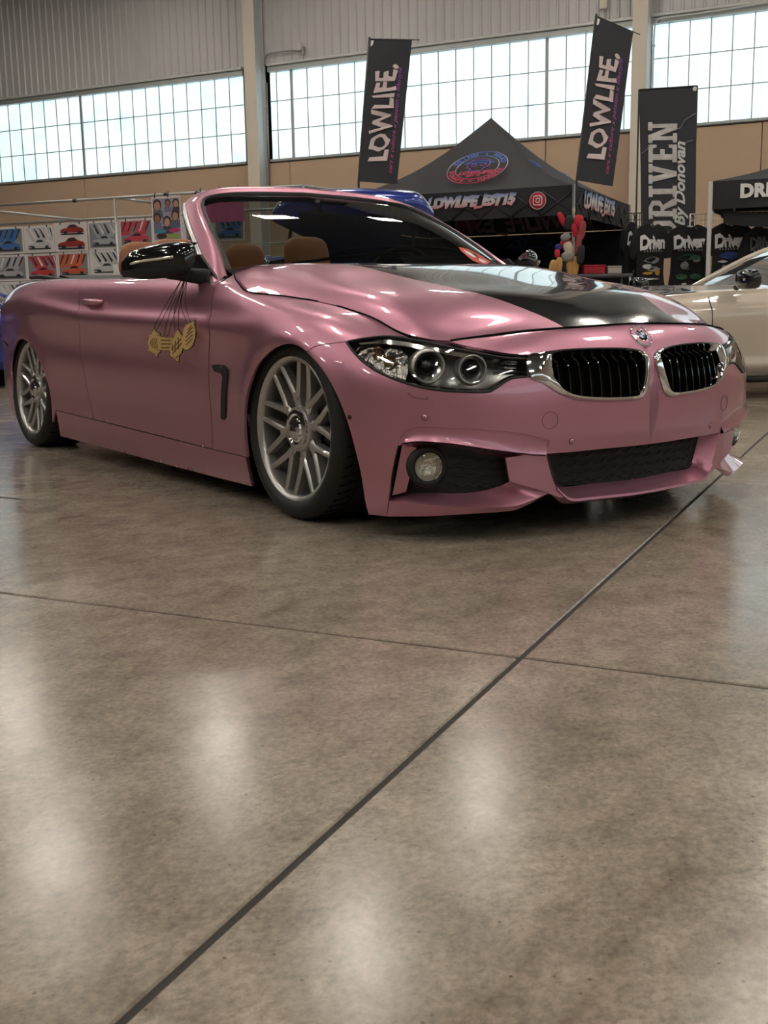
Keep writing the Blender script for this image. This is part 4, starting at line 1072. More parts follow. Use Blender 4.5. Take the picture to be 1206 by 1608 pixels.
# dashboard
dp = [(-.50, .86), (-.62, .905), (-.80, .905), (-.92, .88), (-.98, .80), (-.96, .62), (-.80, .40), (-.50, .35)]
Gd = np.array([[(x-.04-.17*(abs(y)/.68)**2, y, z-.012*(abs(y)/.68)**2) for x, z in dp] for y in np.linspace(-.68, .68, 25)]); mb = MB(); mb.grid(Gd, True); mb.build('dashboard', M_CAB, car)
mb = MB(); mb.grid(np.array([[(x, .38+y, z) for x, z in ((-.72, .90), (-.80, .955-.25*y*y), (-.95, .945-.25*y*y), (-.98, .88))] for y in np.linspace(-.2, .2, 15)]), True); mb.build('instrument_cowl', M_CAB, car)
# steering wheel (left-hand drive)
sw = empty('steering_wheel'); sw.parent = car
ax = np.array([-.87, 0, .42]); c = np.array([-1.10, .38, .83]); fm = frame_of(ax/np.linalg.norm(ax))
t = np.linspace(0, 2*math.pi, 40, endpoint=False); mb = MB(); mb.tube([c+fm@np.array([.185*math.cos(a), .185*math.sin(a), 0]) for a in t], .016, 10, closed=True); mb.build('rim', M_BLK, sw)
mb = MB(); lathe_on(mb, [(.0, .02), (.05, .018), (.07, .0), (.05, -.03)], c, ax/np.linalg.norm(ax), 24); mb.build('hub', M_CAB, sw)
for a in (math.radians(0), math.radians(180), math.radians(270)):
    mb = MB(); mb.tube([c+fm@np.array([.05*math.cos(a), .05*math.sin(a), 0]), c+fm@np.array([.18*math.cos(a), .18*math.sin(a), 0])], .014, 8); mb.build('spoke', M_SATIN, sw)
mb = MB(); mb.tube([c, c+[.35, 0, -.16]], .03, 10); mb.build('column', M_CAB, sw)
# rear-view mirror inside the glass head
rv = empty('rear_view_mirror'); rv.parent = car
mb = MB(); mb.bbox((-1.17, 0, 1.135), (.03, .22, .065), .02); mb.build('case', M_BLK, rv, fix=False)
mb = MB(); mb.tube([(-1.165, 0, 1.16), (-1.19, 0, 1.215)], .012, 8); mb.build('arm', M_BLK, rv)
# seats
def superblock(mb, c, d, n=14, e=.45, shear=0., taper=0.):
    """rounded cushion block"""
    V = []
    u = np.linspace(-math.pi/2, math.pi/2, n); v = np.linspace(-math.pi, math.pi, 2*n, endpoint=False)
    sp = lambda a, k: np.sign(a)*abs(a)**k
    Gd = np.array([[(sp(math.cos(a), e)*sp(math.cos(b), e), sp(math.cos(a), e)*sp(math.sin(b), e), sp(math.sin(a), e)) for a in u] for b in v])
    Gd = Gd*np.array(d)/2; z = Gd[..., 2]/d[2]*2
    Gd[..., 1] *= 1-taper*(z+1)/2; Gd[..., 0] += shear*Gd[..., 2]
    mb.grid(Gd+np.asarray(c), True, closed_u=True); return mb
def seat(x, y, rear=False):
    st = empty('rear_seat' if rear else 'front_seat'); st.parent = car
    if not rear:
        mb = MB(); superblock(mb, (x+.28, y, .38), (.55, .52, .22)); mb.build('cushion', M_TAN, st)
        mb = MB(); superblock(mb, (x-.04, y, .64), (.17, .52, .58), shear=-.28, taper=.2); mb.build('backrest', M_TAN, st)
        mb = MB(); superblock(mb, (x-.14, y, .985 if y < 0 else 1.01), (.11, .27, .19), e=.55, shear=-.15, taper=.12); mb.build('headrest', M_TAN, st)
        for s_ in (-.06, .06): mb = MB(); mb.tube([(x-.12, y+s_, .85), (x-.135, y+s_, .96)], .006, 6); mb.build('headrest_post', M_SATIN, st)
    else:
        mb = MB(); superblock(mb, (x+.22, y, .44), (.5, .56, .2)); mb.build('cushion', M_TAN, st)
        mb = MB(); superblock(mb, (x-.05, y, .70), (.18, .58, .42), shear=-.3); mb.build('backrest', M_TAN, st)
        mb = MB(); superblock(mb, (x-.12, y, 1.0), (.10, .28, .20), e=.6, taper=.22); mb.build('headrest', M_TAN, st)
seat(-1.76, -.39); seat(-1.76, .37)
seat(-2.38, -.318, True); seat(-2.38, .318, True)
# rear deck lid and tonneau
dk = []
for x, z, w_ in ((-2.62, .905, .70), (-2.75, .925, .71), (-3.0, .935, .70), (-3.3, .93, .68), (-3.55, .915, .63), (-3.70, .895, .55)):
    dk.append([(x, y, z-.025*(abs(y)/w_)**3) for y in np.linspace(-w_-.06, w_+.06, 25)])
nspl = nspline(np.arange(6), np.array(dk).reshape(6, -1))(np.linspace(0, 5, 40)).reshape(40, 25, 3)
grid_obj('boot_lid', nspl, M_PINK, car, .01, (0, 0, 1))
mb = MB(); mb.grid(np.array([[(x, y, z) for x, z in ((-2.40, .87), (-2.46, .905), (-2.60, .925), (-2.68, .90))] for y in np.linspace(-.74, .74, 21)]), True); mb.build('tonneau_cover', M_CAB, car)
for sg in (1, -1):
    P = crom(np.array([(-2.35, -.775*1, .885), (-2.6, -.77, .905), (-2.9, -.75, .925), (-3.15, -.72, .93)]), 20)*[1, sg, 1]; mb = MB(); mb.tube(P, .012, 8); mb.build('deck_moulding', M_BLK, car)

# ---- wheels
M_DISC = mat('brake_disc', (.22, .21, .20), .35, .9)
def wheel_mesh_parts(root):
    R_, OW = .254, 0.0            # local: outer face looks to -y, axle along y
    mb = MB(); mb.lathe([(.246, .012), (.250, -.006), (.262, -.018), (.285, -.022), (.303, -.012), (.312, .008), (.3165, .02), (.318, .035), (.318, .075), (.310, .077), (.310, .086), (.318, .088), (.318, .135), (.310, .137), (.310, .147), (.318, .149), (.318, .195), (.313, .215), (.30, .225), (.262, .235), (.246, .22)], 72, 'y'); mb.build('tyre', M_RUB, root, sharp=45)
    # tread blocks: short cross grooves
    mb = MB()
    for k in range(56):
        a = 2*math.pi*k/56
        for y0, y1, tw in ((.012, .07, .06), (.155, .205, -.06)):
            p0 = np.array([.3178*math.cos(a), y0, .3178*math.sin(a)]); p1 = np.array([.3186*math.cos(a+tw), y1, .3186*math.sin(a+tw)])
            mb.tube([p0, p1], .0022, 4)
    mb.build('tread_groove', M_DARK, root)['kind'] = 'stuff'
    mb = MB(); mb.lathe([(.2475, -.004), (.253, -.008), (.250, -.010), (.240, -.006), (.234, .002), (.232, .010), (.2315, .03), (.232, .06), (.226, .11), (.226, .20), (.245, .21)], 72, 'y'); mb.build('rim', M_SILVER, root, sharp=40)
    # eight forked spokes
    def arm(r0, a0, r1, a1, w0, w1, y0, y1):
        t = np.linspace(0, 1, 7); c0 = np.array([r0*math.cos(a0), r0*math.sin(a0)]); c1 = np.array([r1*math.cos(a1), r1*math.sin(a1)])
        dr = (c1-c0)/np.linalg.norm(c1-c0); nr_ = np.array([-dr[1], dr[0]]); L_ = []
        for q in t:
            c = c0+(c1-c0)*q; wd = w0+(w1-w0)*q; y = y0+(y1-y0)*q**1.6; dp = .042-.012*q
            f = lambda s_, yy: (c[0]+nr_[0]*s_, yy, c[1]+nr_[1]*s_)
            L_.append([f(-wd*.5, y+dp), f(-wd*.5, y+.006), f(-wd*.22, y), f(wd*.22, y), f(wd*.5, y+.006), f(wd*.5, y+dp), f(-wd*.5, y+dp)])
        return np.array(L_)
    mb = MB(); hf = math.radians(15.2)
    mb.grid(arm(.062, 0, .118, 0, .044, .034, .020, .015), False)
    for sg in (1, -1): mb.grid(arm(.104, sg*.03, .2365, sg*hf, .025, .0195, .016, .003), False)
    mb.box((.113, .034, 0), (.03, .036, .028))
    sm = mb.mesh('spoke'); bm = bmesh.new(); bm.from_mesh(sm); bmesh.ops.recalc_face_normals(bm, faces=bm.faces); bm.to_mesh(sm); bm.free(); sm.materials.append(M_SILVER)
    for k in range(8):
        o = link('spoke', sm, None, root); o.rotation_euler = (0, math.radians(45*k-10.5), 0)
    mb = MB(); mb.lathe([(.082, .06), (.082, .022), (.077, .012), (.068, .012), (.066, .02)], 48, 'y'); mb.build('hub', M_SILVER, root, sharp=35)
    mb = MB(); mb.lathe([(.069, .016), (.066, .004), (.054, .002), (.046, .006), (.040, .004), (.037, -.004), (.02, -.007), (.0005, -.008)], 6*8, 'y'); cp = mb.build('centre_cap', M_CHROME, root, sharp=35)
    put_text('cap_lettering', 'BBS', .024, (0, -.0085, 0), (1, 0, 0), (0, 0, 1), M_BLK, root, .0006)
    mb = MB(); mb.lathe([(.165, .08), (.165, .10), (.07, .10)], 48, 'y'); mb.lathe([(.165, .08), (.07, .08)], 48, 'y'); mb.build('brake_disc', M_DISC, root)
    mb = MB(); mb.bbox((.125, .09, .03), (.075, .07, .17), .02); mb.build('brake_caliper', M_BLK, root, fix=False)
    mb = MB(); mb.lathe([(.07, .05), (.07, .22), (.0005, .22)], 24, 'y'); mb.build('axle_hub', M_DARK, root)
wh = empty('wheel'); wh.parent = car; wheel_mesh_parts(wh)
wh.location = (0, -.862, .317); wh.rotation_euler = (math.radians(-1.5), 0, 0)
def place_wheel(x, y, z, camber, left, spin):
    c = copy_tree(wh, car); c.location = (x, y, z)
    c.rotation_euler = (math.radians(camber), math.radians(spin), math.pi) if left else (math.radians(camber), math.radians(spin), 0)
    if left: c.rotation_euler = (math.radians(-camber), 0, math.pi)
    return c
place_wheel(-2.81, -.865, .320, -3, False, 14)
place_wheel(0, .862, .317, 1.5, True, 0); place_wheel(-2.81, .865, .320, 3, True, 0)

# ---- door mirrors
SECT = [  # y, x front, x back, z top, z bottom, roundness
 (-.868, -.70, -.80, .985, .905), (-.895, -.690, -.875, .990, .866), (-.93, -.70, -.90, .989, .856), (-.97, -.735, -.925, .983, .852), (-1.01, -.785, -.945, .972, .852), (-1.045, -.84, -.955, .955, .858), (-1.066, -.90, -.96, .925, .868)]
def mirror_unit(sg):
    e = empty('door_mirror'); e.parent = car
    n = 28; up, lo = [], []
    for y, xf, xb, zt, zb in SECT:
        zs = zb+.34*(zt-zb); cx = (xf+xb)/2
        a = np.linspace(0, math.pi, n); sp = lambda v, k: np.sign(v)*abs(v)**k
        up.append([(cx+(xf-xb)/2*sp(math.cos(q), .7), y, zs+(zt-zs)*sp(math.sin(q), .6)) for q in a])
        lo.append([(cx+(xf-xb)/2*sp(math.cos(q), .7)*.98, y, zs-(zs-zb)*sp(math.sin(q), .7)) for q in a])
    def dn(A):
        A = np.array(A); return nspline(np.arange(len(SECT)), A.reshape(len(SECT), -1))(np.linspace(0, len(SECT)-1, 40)).reshape(40, n, 3)
    U, Lw = dn(up)*[1, sg, 1], dn(lo)*[1, sg, 1]
    mb = MB(); mb.grid(U, True); mb.add(U[-1], [tuple(range(n))]); mb.add(U[0], [tuple(range(n))]); mb.build('cap', M_BLKG, e)
    mb = MB(); mb.grid(Lw, True); mb.add(Lw[-1], [tuple(range(n))]); mb.add(Lw[0], [tuple(range(n))]); mb.build('lower_housing', M_BLK, e)
    ln = U[17:38, 1]+np.array([.004, 0, .008]); mb = MB(); mb.tube(ln, .0055, 8); mb.build('indicator_strip', mat('clear_strip', (.78, .76, .62), .1, .4, 1.), e)
    hp = [at(px, 1, -.862) for px in ((276, 381.3), (311.4, 380.5), (300, 389), (294.5, 399), (286, 402))]; hq = [p+np.array([-.03, .0, .0]) for p in hp]; mb = MB(); k_ = len(hp)
    mb.add([p*[1, sg, 1] for p in hp+hq], [tuple(range(k_)), tuple(range(2*k_-1, k_-1, -1))]+[(i, (i+1) % k_, k_+(i+1) % k_, k_+i) for i in range(k_)]); mb.build('cap_horn', M_BLKG, e)
    P = np.array([(-.70, -.80, .853), (-.755, -.86, .862), (-.77, -.905, .868), (-.79, -.95, .872)])*[1, sg, 1]; mb = MB(); mb.tube(crom(P, 16), np.linspace(.034, .022, 16), 12); mb.build('stalk', M_BLK, e)
    mb = MB(); tri = [(-.615, .832), (-.90, .862), (-.90, .885), (-.80, .945), (-.775, .945)]
    mb.prism(tri, 0, .012, np.array([[1, 0, 0], [0, 0, 1], [0, 1, 0]]), (0, -.815 if sg == 1 else .803, 0)); mb.build('sail_panel', M_BLK, e)
mirror_unit(1); mirror_unit(-1)

# ---- gold ornaments on cords, hung from the near mirror
M_GOLD = mat('gold_acrylic', (.74, .52, .24), .35, .45, noise=(150, .25))
M_ETCH = mat('etched_dark', (.09, .05, .015), .6)
M_CORD = mat('brown_cord', (.045, .02, .018), .8)
hang = at((294, 424), 1, -.875)
def gear(n, r0, r1): return [((r0 if k % 2 else r1)*math.cos(2*math.pi*k/(2*n)), (r0 if k % 2 else r1)*math.sin(2*math.pi*k/(2*n))) for k in range(2*n)]
def orn(px, w_, h_, shape, label, yaw, deco):
    c = at(px, 1, -.925); o = empty('hanging_ornament', c, yaw, label, 'ornament', 'gold ornaments hung from the near door mirror')
    Mx = np.array([[1, 0, 0], [0, 0, -1], [0, 1, 0]])
    poly = [(x*w_/2, y*h_/2) for x, y in shape]
    mb = MB(); mb.prism(poly, -.002, .002, Mx); mb.build('plate', M_GOLD, o)
    mb = MB(); mb.prism([(x*1.05, y*1.05) for x, y in poly], -.006, -.0025, Mx); mb.build('backing_plate', M_BLK, o)
    for kind, a in deco:
        mb = MB()
        if kind == 'ring':
            t = np.linspace(0, 2*math.pi, 30, endpoint=False); mb.tube([(a*w_*math.cos(q), -.0024, a*w_*math.sin(q)) for q in t], .0012, 5, closed=True)
        elif kind == 'bar': mb.box((a[0]*w_, -.0026, a[1]*h_), (a[2]*w_, .001, a[3]*h_))
        elif kind == 'slash':
            mb.tube([(a[0]*w_, -.0026, a[1]*h_), (a[2]*w_, -.0026, a[3]*h_)], .0016, 5)
        mb.build('etching', M_ETCH, o)
    R3 = rotz(yaw)
    for k in (-1, 1):
        top_ = np.array([k*w_*.12, .003, h_*.46]); e_ = R3.T@(hang-c)
        m_ = (top_+e_)/2+np.array([k*.006-.012, -.02, -.03]); m2 = e_*.75+top_*.25+np.array([0, -.012, -.006]); mb = MB(); mb.tube(crom([top_, m_, m2, e_], 24), .0014, 5); mb.build('cord', M_CORD, o)
    return o
orn((243.5, 539), .065, .115, [(x, y) for x, y in [(-.2, .8), (0, 1), (.25, .82), (.5, .7), (.7, .72), (.8, .45), (1, .35), (.85, .1), (1, -.2), (.8, -.4), (.6, -.65), (.35, -.72), (.2, -1), (0, -.8), (-.3, -.7), (-.6, -.6), (-1, -.55), (-.85, -.2), (-1, .05), (-.8, .3), (-.75, .6), (-.4, .65)]], 'round gold gear-edged ornament, leftmost of those on the near mirror', .62, [('ring', .30), ('ring', .20), ('ring', .08)])
orn((260.5, 539.5), .068, .062, [(-1, -.8), (-.9, -.8), (.9, -.95), (1, .75), (.6, .8), (0, .75), (-.7, .95), (-.8, 1.2), (-1, 1.0)], 'small rectangular gold ornament between the gear and the shield', .95, [('bar', (0, .22, .6, .06)), ('bar', (0, -.02, .6, .06)), ('bar', (0, -.26, .6, .06))])
orn((277.5, 543), .066, .125, [(-.95, -.1), (-.5, .25), (0, .85), (.3, 1), (.9, .5), (1, .2), (.9, -.1), (.6, -.45), (.3, -.6), (.2, -1), (-.1, -.95), (-.5, -.75), (-.9, -.65)], 'pointed gold shield ornament with dark lettering strokes', .60, [('slash', (-.35, -.12, .35, .22)), ('slash', (-.3, -.25, .36, .08)), ('slash', (-.12, -.2, -.05, .16)), ('slash', (.12, -.1, .16, .26)), ('slash', (-.28, -.16, -.26, .06)), ('slash', (-.1, -.38, .1, -.3))])
orn((296.5, 527.5), .062, .115, [(-1, -.75), (-.9, -.1), (-.7, .4), (-.3, .75), (.2, .85), (.9, 1), (.8, .75), (1, .4), (.9, -.1), (.5, -.6), (0, -.85), (-.5, -.95)], 'gold leaf-shaped ornament, rightmost and highest of those on the near mirror', .62, [('slash', (-.2, -.3, .25, -.1)), ('slash', (-.22, -.18, .28, .04)), ('slash', (-.2, -.04, .3, .16)), ('slash', (-.1, .08, .3, .28)), ('slash', (.0, .2, .26, .36))])
# ================================================================== BACKGROUND
def dpt(px, d): return CAM+ray(px)*d
UP = np.array([0, 0, 1.])
def unit(v): v = np.asarray(v, float); return v/np.linalg.norm(v)
M_FAB = mat('black_canopy_fabric', (.022, .021, .024), .75, bump=(30, .1))
M_FAB2 = mat('navy_side_wall', (.008, .009, .018), .85)
M_FLAG = mat('black_flag_cloth', (.020, .020, .026), .7, bump=(25, .1))
def ramp_mat(name, cols, axis=1, rough=.55):
    """colour run printed on cloth, along the print's own height"""
    m = bpy.data.materials.new(name); m.use_nodes = True; nt = m.node_tree; b = nt.nodes['Principled BSDF']; b.inputs['Roughness'].default_value = rough
    tc = nt.nodes.new('ShaderNodeTexCoord'); sp = nt.nodes.new('ShaderNodeSeparateXYZ'); r = nt.nodes.new('ShaderNodeValToRGB')
    nt.links.new(tc.outputs['Generated'], sp.inputs[0]); nt.links.new(sp.outputs[axis], r.inputs[0]); nt.links.new(r.outputs[0], b.inputs['Base Color'])
    e = r.color_ramp.elements; e[0].position, e[0].color = cols[0][0], (*cols[0][1], 1); e[1].position, e[1].color = cols[-1][0], (*cols[-1][1], 1)
    for p, c in cols[1:-1]: q = e.new(p); q.color = (*c, 1)
    return m
RB = [(.0, (.55, .03, .06)), (.35, (.45, .12, .22)), (.62, (.45, .45, .55)), (1., (.05, .12, .45))]
M_RBZ = ramp_mat('red_to_blue_print', RB, 2)
M_RBZ2 = ramp_mat('red_white_blue_print', [(.0, (.60, .10, .12)), (.3, (.62, .42, .45)), (.6, (.62, .62, .66)), (1., (.10, .18, .50))], 2)
M_PALE = mat('pale_pink_print', (.62, .50, .50), .6)
M_VIOLET = ramp_mat('violet_script_print', [(0., (.40, .04, .18)), (1., (.20, .05, .32))], 2)
M_RED = mat('badge_red', (.55, .025, .06), .5)
M_POLE = mat('pole_steel', (.55, .55, .56), .35, .8)
M_DKPOLE = mat('pole_black', (.02, .02, .02), .4)

def brush(c):
    """ragged, slanted brush look for lettering"""
    c = c.copy(); h = np.abs(c[:, 1]).max()+1e-9
    k = np.sin(c[:, 0]/h*3.1)*.10+np.sin(c[:, 0]/h*7.7+1)*.05
    c[:, 1] *= 1+k*1.2; c[:, 0] += .10*h*np.sin(c[:, 1]/h*5+c[:, 0]/h*2); return c

# ---- lettered canopy tent
FR = dpt((902, 290), 12.5); e_s = dpt((983, 320), 15.0)-FR; e_s[2] = 0; e_s = unit(e_s); e_f = np.array([-e_s[1], e_s[0], 0])   # to the back, to the left
TW = 3.0; ZE = FR[2]
ten = empty('canopy_tent', (*FR[:2], 0), 0, 'black pop-up canopy tent with red and blue lettering, behind the pink car', 'tent')
T0 = np.array([FR[0], FR[1], 0])
def tp_(a, b, z): return e_f*a+e_s*b+np.array([0, 0, z])    # local to the front right leg
pk = tp_(TW/2, TW/2, ZE+1.06)
cor = [tp_(0, 0, ZE), tp_(TW, 0, ZE), tp_(TW, TW, ZE), tp_(0, TW, ZE)]
for k in range(4):
    a, b_ = cor[k], cor[(k+1) % 4]; rows = []
    for t in np.linspace(0, 1, 14):
        s_ = t**.82 if True else t
        row = []
        for q in np.linspace(0, 1, 15):
            e_ = a+(b_-a)*q; P = e_*(1-t)+pk*t; sag = -.16*math.sin(math.pi*t)*(1-.4*math.sin(math.pi*q)); row.append(P+UP*sag)
        rows.append(row)
    rows = np.array(rows); mb = MB(); mb.grid(rows, True); mb.build('roof_panel', M_FAB, ten)
    out = unit(np.cross(b_-a, UP)); val = []
    for z in np.linspace(0, -.33, 5): val.append([a+(b_-a)*q+UP*z+out*.012*math.sin(q*23+z*9)*(-z/.33) for q in np.linspace(0, 1, 30)])
    mb = MB(); mb.grid(np.array(val), True); mb.build('valance', M_FAB, ten)
    mb = MB(); mb.bbox(a+np.array([0, 0, ZE/2-ZE]), (.035, .035, ZE), .004); mb.build('leg', M_POLE, ten, fix=False)
    mb = MB(); mb.bbox(a+np.array([0, 0, .01-ZE]), (.08, .08, .02), .004); mb.build('foot', M_POLE, ten, fix=False)
    mb = MB(); n_ = 8
    for i in range(n_):
        p0, p1 = a+(b_-a)*i/n_, a+(b_-a)*(i+1)/n_; z0, z1 = (-.05, -.32) if i % 2 == 0 else (-.32, -.05)
        mb.tube([p0+UP*z0, p1+UP*z1], .011, 6); mb.tube([p0+UP*z1, p1+UP*z0], .011, 6)
    mb.build('truss', M_DKPOLE, ten)
for a, b_ in ((cor[2], cor[3]), (cor[1], cor[2])):
    Gd = [[a+(b_-a)*q-UP*(.34+z)+unit(np.cross(b_-a, UP))*.02*math.sin(q*14+z) for q in np.linspace(0, 1, 24)] for z in np.linspace(0, ZE-.38, 6)]
    mb = MB(); mb.grid(np.array(Gd), True); mb.build('side_wall', M_FAB2, ten)
ff = -e_f                                               # reading direction on the front
frn = -e_s
def on_front(px, off=.02):
    return at_plane(px, T0+frn*off, frn)-T0
def put(name, txt, px, h_px, d, ex, ey, m, parent, local, **kw):
    """lettering whose capitals are h_px tall in the photograph at depth d"""
    return put_text(name, txt, h_px*d/F_PX/.70, np.asarray(local), ex, ey, m, parent, **kw)
put('valance_lettering', 'LOWLIFE_EST15', 0, 15.5, 12.6, ff*.98, UP+ff*.0, M_RBZ2, ten, on_front((737, 317)), extrude=.003, shear=.35, offset=.012, spacing=.96, warp=brush)
# round badge with a camera outline
bc = on_front((844.5, 315), .022); rb = 13.2*12.55/F_PX
fmF = np.stack([ff, UP, frn], 1)
bg = empty('badge'); bg.parent = ten
mb = MB(); mb.lathe([(rb, 0), (rb, .004), (.0005, .004)], 40, 'z', bc, fmF); mb.build('disc', M_RED, bg)
def rr_loop(w_, r_, n=6):
    P = []
    for cx, cy, a0 in ((w_-r_, w_-r_, 0), (-w_+r_, w_-r_, 90), (-w_+r_, -w_+r_, 180), (w_-r_, -w_+r_, 270)):
        for t in range(n+1): a = math.radians(a0+90*t/n); P.append((cx+r_*math.cos(a), cy+r_*math.sin(a)))
    return P
mb = MB(); mb.tube([bc+fmF@np.array([x*rb*.52, y*rb*.52, .006]) for x, y in rr_loop(1, .45)], rb*.07, 5, closed=True); mb.build('outline', M_WHITE, bg)
mb = MB(); t = np.linspace(0, 2*math.pi, 24, endpoint=False); mb.tube([bc+fmF@np.array([rb*.24*math.cos(a), rb*.24*math.sin(a), .006]) for a in t], rb*.06, 5, closed=True)
mb.lathe([(rb*.07, 0), (.0005, .002)], 10, 'z', bc+fmF@np.array([rb*.32, rb*.32, .006]), fmF); mb.build('ring', M_WHITE, bg)
mb = MB(); mb.tube([bc+fmF@np.array([rb*math.cos(a), rb*math.sin(a), .005]) for a in np.linspace(0, 2*math.pi, 40, endpoint=False)], rb*.035, 5, closed=True); mb.build('edge', M_WHITE, bg)
# round emblem on the roof front
def roof_front(px):
    a, b_ = cor[0]+T0, cor[1]+T0; n = unit(np.cross(b_-a, pk+T0-a)); n = n if n@(CAM-a) > 0 else -n
    P = at_plane(px, a+n*(-.03), n); return P-T0, n
eo, en = roof_front((751, 270))
# lift clear of the sagging cloth
hx, hy = ff, unit(np.cross(en, ff)); hy = hy if hy[2] > 0 else -hy
eo = eo+en*.06
rx = 50*12.9/F_PX; ry = rx*1.0
emb = empty('roof_emblem'); emb.parent = ten
def eloop(k, n=56): return [eo+hx*rx*k*math.cos(a)+hy*ry*k*math.sin(a) for a in np.linspace(0, 2*math.pi, n, endpoint=False)]
for k in (1.0, .72): mb = MB(); mb.tube(eloop(k), .006, 5, closed=True); mb.build('ring', M_RBZ, emb)
def arc_text(txt, a0, a1, r, size, m, parent, inward=False):
    for i, ch in enumerate(txt):
        if ch == ' ': continue
        a = math.radians(a0+(a1-a0)*i/(len(txt)-1)); P = eo+hx*rx*r*math.cos(a)+hy*ry*r*math.sin(a)
        er = hx*math.cos(a)+hy*math.sin(a); et = hx*math.sin(a)-hy*math.cos(a)
        if inward: er, et = -er, -et
        if ch == '*':
            mb = MB(); st_ = [((1 if k % 2 == 0 else .4)*math.cos(math.pi/2+k*math.pi/5)*.03, (1 if k % 2 == 0 else .4)*math.sin(math.pi/2+k*math.pi/5)*.03) for k in range(10)]
            mb.prism(st_, 0, .003, np.stack([et, er, np.cross(et, er)], 1), P); mb.build('letter', m, parent); continue
        put_text('letter', ch, size, P, et, er, m, parent, .002, offset=.004)
M_EB = mat('emblem_blue', (.05, .13, .48), .6); M_ER = mat('emblem_red', (.48, .03, .08), .6); M_EV = mat('emblem_violet', (.22, .08, .32), .6)
arc_text('GRIND * HARD', 160, 20, .86, .088, M_EB, emb)
arc_text('SCRAPE * HARDER', 194, 346, .86, .078, M_ER, emb, True)
sk = [(-.38, .20), (-.30, .42), (-.1, .52), (.1, .52), (.30, .42), (.38, .20), (.34, .0), (.22, -.08), (.20, -.25), (.08, -.22), (0, -.26), (-.08, -.22), (-.20, -.25), (-.22, -.08), (-.34, 0)]
P2 = [eo+hx*rx*x+hy*ry*y for x, y in sk]; mb = MB(); mb.tube(crom(P2, 60, True), .008, 5, closed=True); mb.build('skull_outline', M_EV, emb)
for x in (-.16, .16): mb = MB(); mb.tube([eo+hx*rx*(x+.09*math.cos(a))+hy*ry*(.16+.08*math.sin(a)) for a in np.linspace(0, 2*math.pi, 16, endpoint=False)], .007, 5, closed=True); mb.build('skull_eye', M_EV, emb)
mb = MB(); mb.tube(crom([eo+hx*rx*x+hy*ry*y for x, y in ((-.42, .33), (0, .42), (.42, .33), (.48, .24), (0, .30), (-.48, .24))], 50, True), .007, 5, closed=True); mb.build('cap_brim', M_EB, emb)
put_text('letter', 'LOWLIFE', .105, eo-hy*ry*.33, hx, hy, M_ER, emb, .002, shear=.3, offset=.004)
put_text('letter', 'EST 15', .06, eo-hy*ry*.52, hx, hy, M_ER, emb, .002, offset=.003)
# lettering on the right-hand side: valance and roof
sr = e_s; pr_ = T0+np.array([0, 0, 0])
def on_side(px, off=.02): n = -e_f; return at_plane(px, T0+n*off, n)-T0
put_text('valance_lettering', 'LOWLIFE_EST15', .26, on_side((942, 322)), sr, UP, M_RBZ2, ten, .003, shear=.3, offset=.01, spacing=.85, warp=brush)
so = (cor[0]+cor[3])/2*.55+pk*.45-UP*.13-e_f*.0
put_text('roof_lettering', 'GRIND * HARD', .26, so, sr, unit(pk-(cor[0]+cor[3])/2), M_EB, ten, .002, shear=.2)
# inside of the back valance: lettering seen through from behind, and the big emblem of the back wall
bk = -e_s
def on_back(px, off=-.03): return at_plane(px, T0+e_s*(TW+off), e_s)-T0
put_text('back_lettering', 'LOWLIFE_EST15', .33, on_back((812, 351)), e_f*.95, UP, mat('faded_back_print', (.17, .13, .14), .8), ten, .002, shear=.3, offset=.01, warp=brush)
bb = on_back((735, 352)); mb = MB(); mb.lathe([(.13, 0), (.0005, .002)], 28, 'z', bb, np.stack([ff, UP, frn], 1)); mb.build('back_badge', mat('faded_red', (.20, .02, .035), .8), ten)
M_NB = mat('navy_print', (.012, .035, .10), .8)
ec = on_back((838, 430), -.06); R0 = 62*15.2/F_PX; be = empty('back_emblem'); be.parent = ten
for k in (1.0, .70): mb = MB(); mb.tube([ec+ff*R0*k*math.cos(a)+UP*R0*k*math.sin(a) for a in np.linspace(0, 2*math.pi, 60, endpoint=False)], .012, 5, closed=True); mb.build('ring', M_NB, be)
for i, ch in enumerate('GRIND * HARD'):
    if ch in ' ': continue
    a = math.radians(165-150*i/11); er = ff*math.cos(a)+UP*math.sin(a); et = ff*math.sin(a)-UP*math.cos(a)
    put_text('letter', ch, .19, ec+er*R0*.85, et, er, M_NB, be, .002, offset=.006)

# ---- tall lettered flags
def flag(name, corners, d, label, art, pole_foot, bow=.03):
    """cloth hung between four photographed corners (top left, top right, bottom right, bottom left) at depth d"""
    TL, TR, BR, BL = [dpt(c, d) for c in corners]
    ft = np.array([*((TL+BL)/2)[:2], 0]) if pole_foot is None else np.array([*pole_foot[:2], 0])
    o = empty(name, ft, 0, label, 'flag')
    n = unit(np.cross(TR-TL, BL-TL)); n = n if n@(CAM-TL) > 0 else -n
    def cl(u, v, lift=0.):
        P = (TL*(1-u)+TR*u)*(1-v)+(BL*(1-u)+BR*u)*v; return P+n*(bow*math.sin(u*5+v*3)*math.sin(v*math.pi)+lift)-ft
    Gd = np.array([[cl(u, v) for u in np.linspace(0, 1, 12)] for v in np.linspace(0, 1, 24)]); mb = MB(); mb.grid(Gd, True); Gb = Gd-n*.004; mb.grid(Gb, True, True); mb.build('cloth', M_FLAG, o, fix=False)
    return o, cl, (TL, TR, BR, BL), n, ft
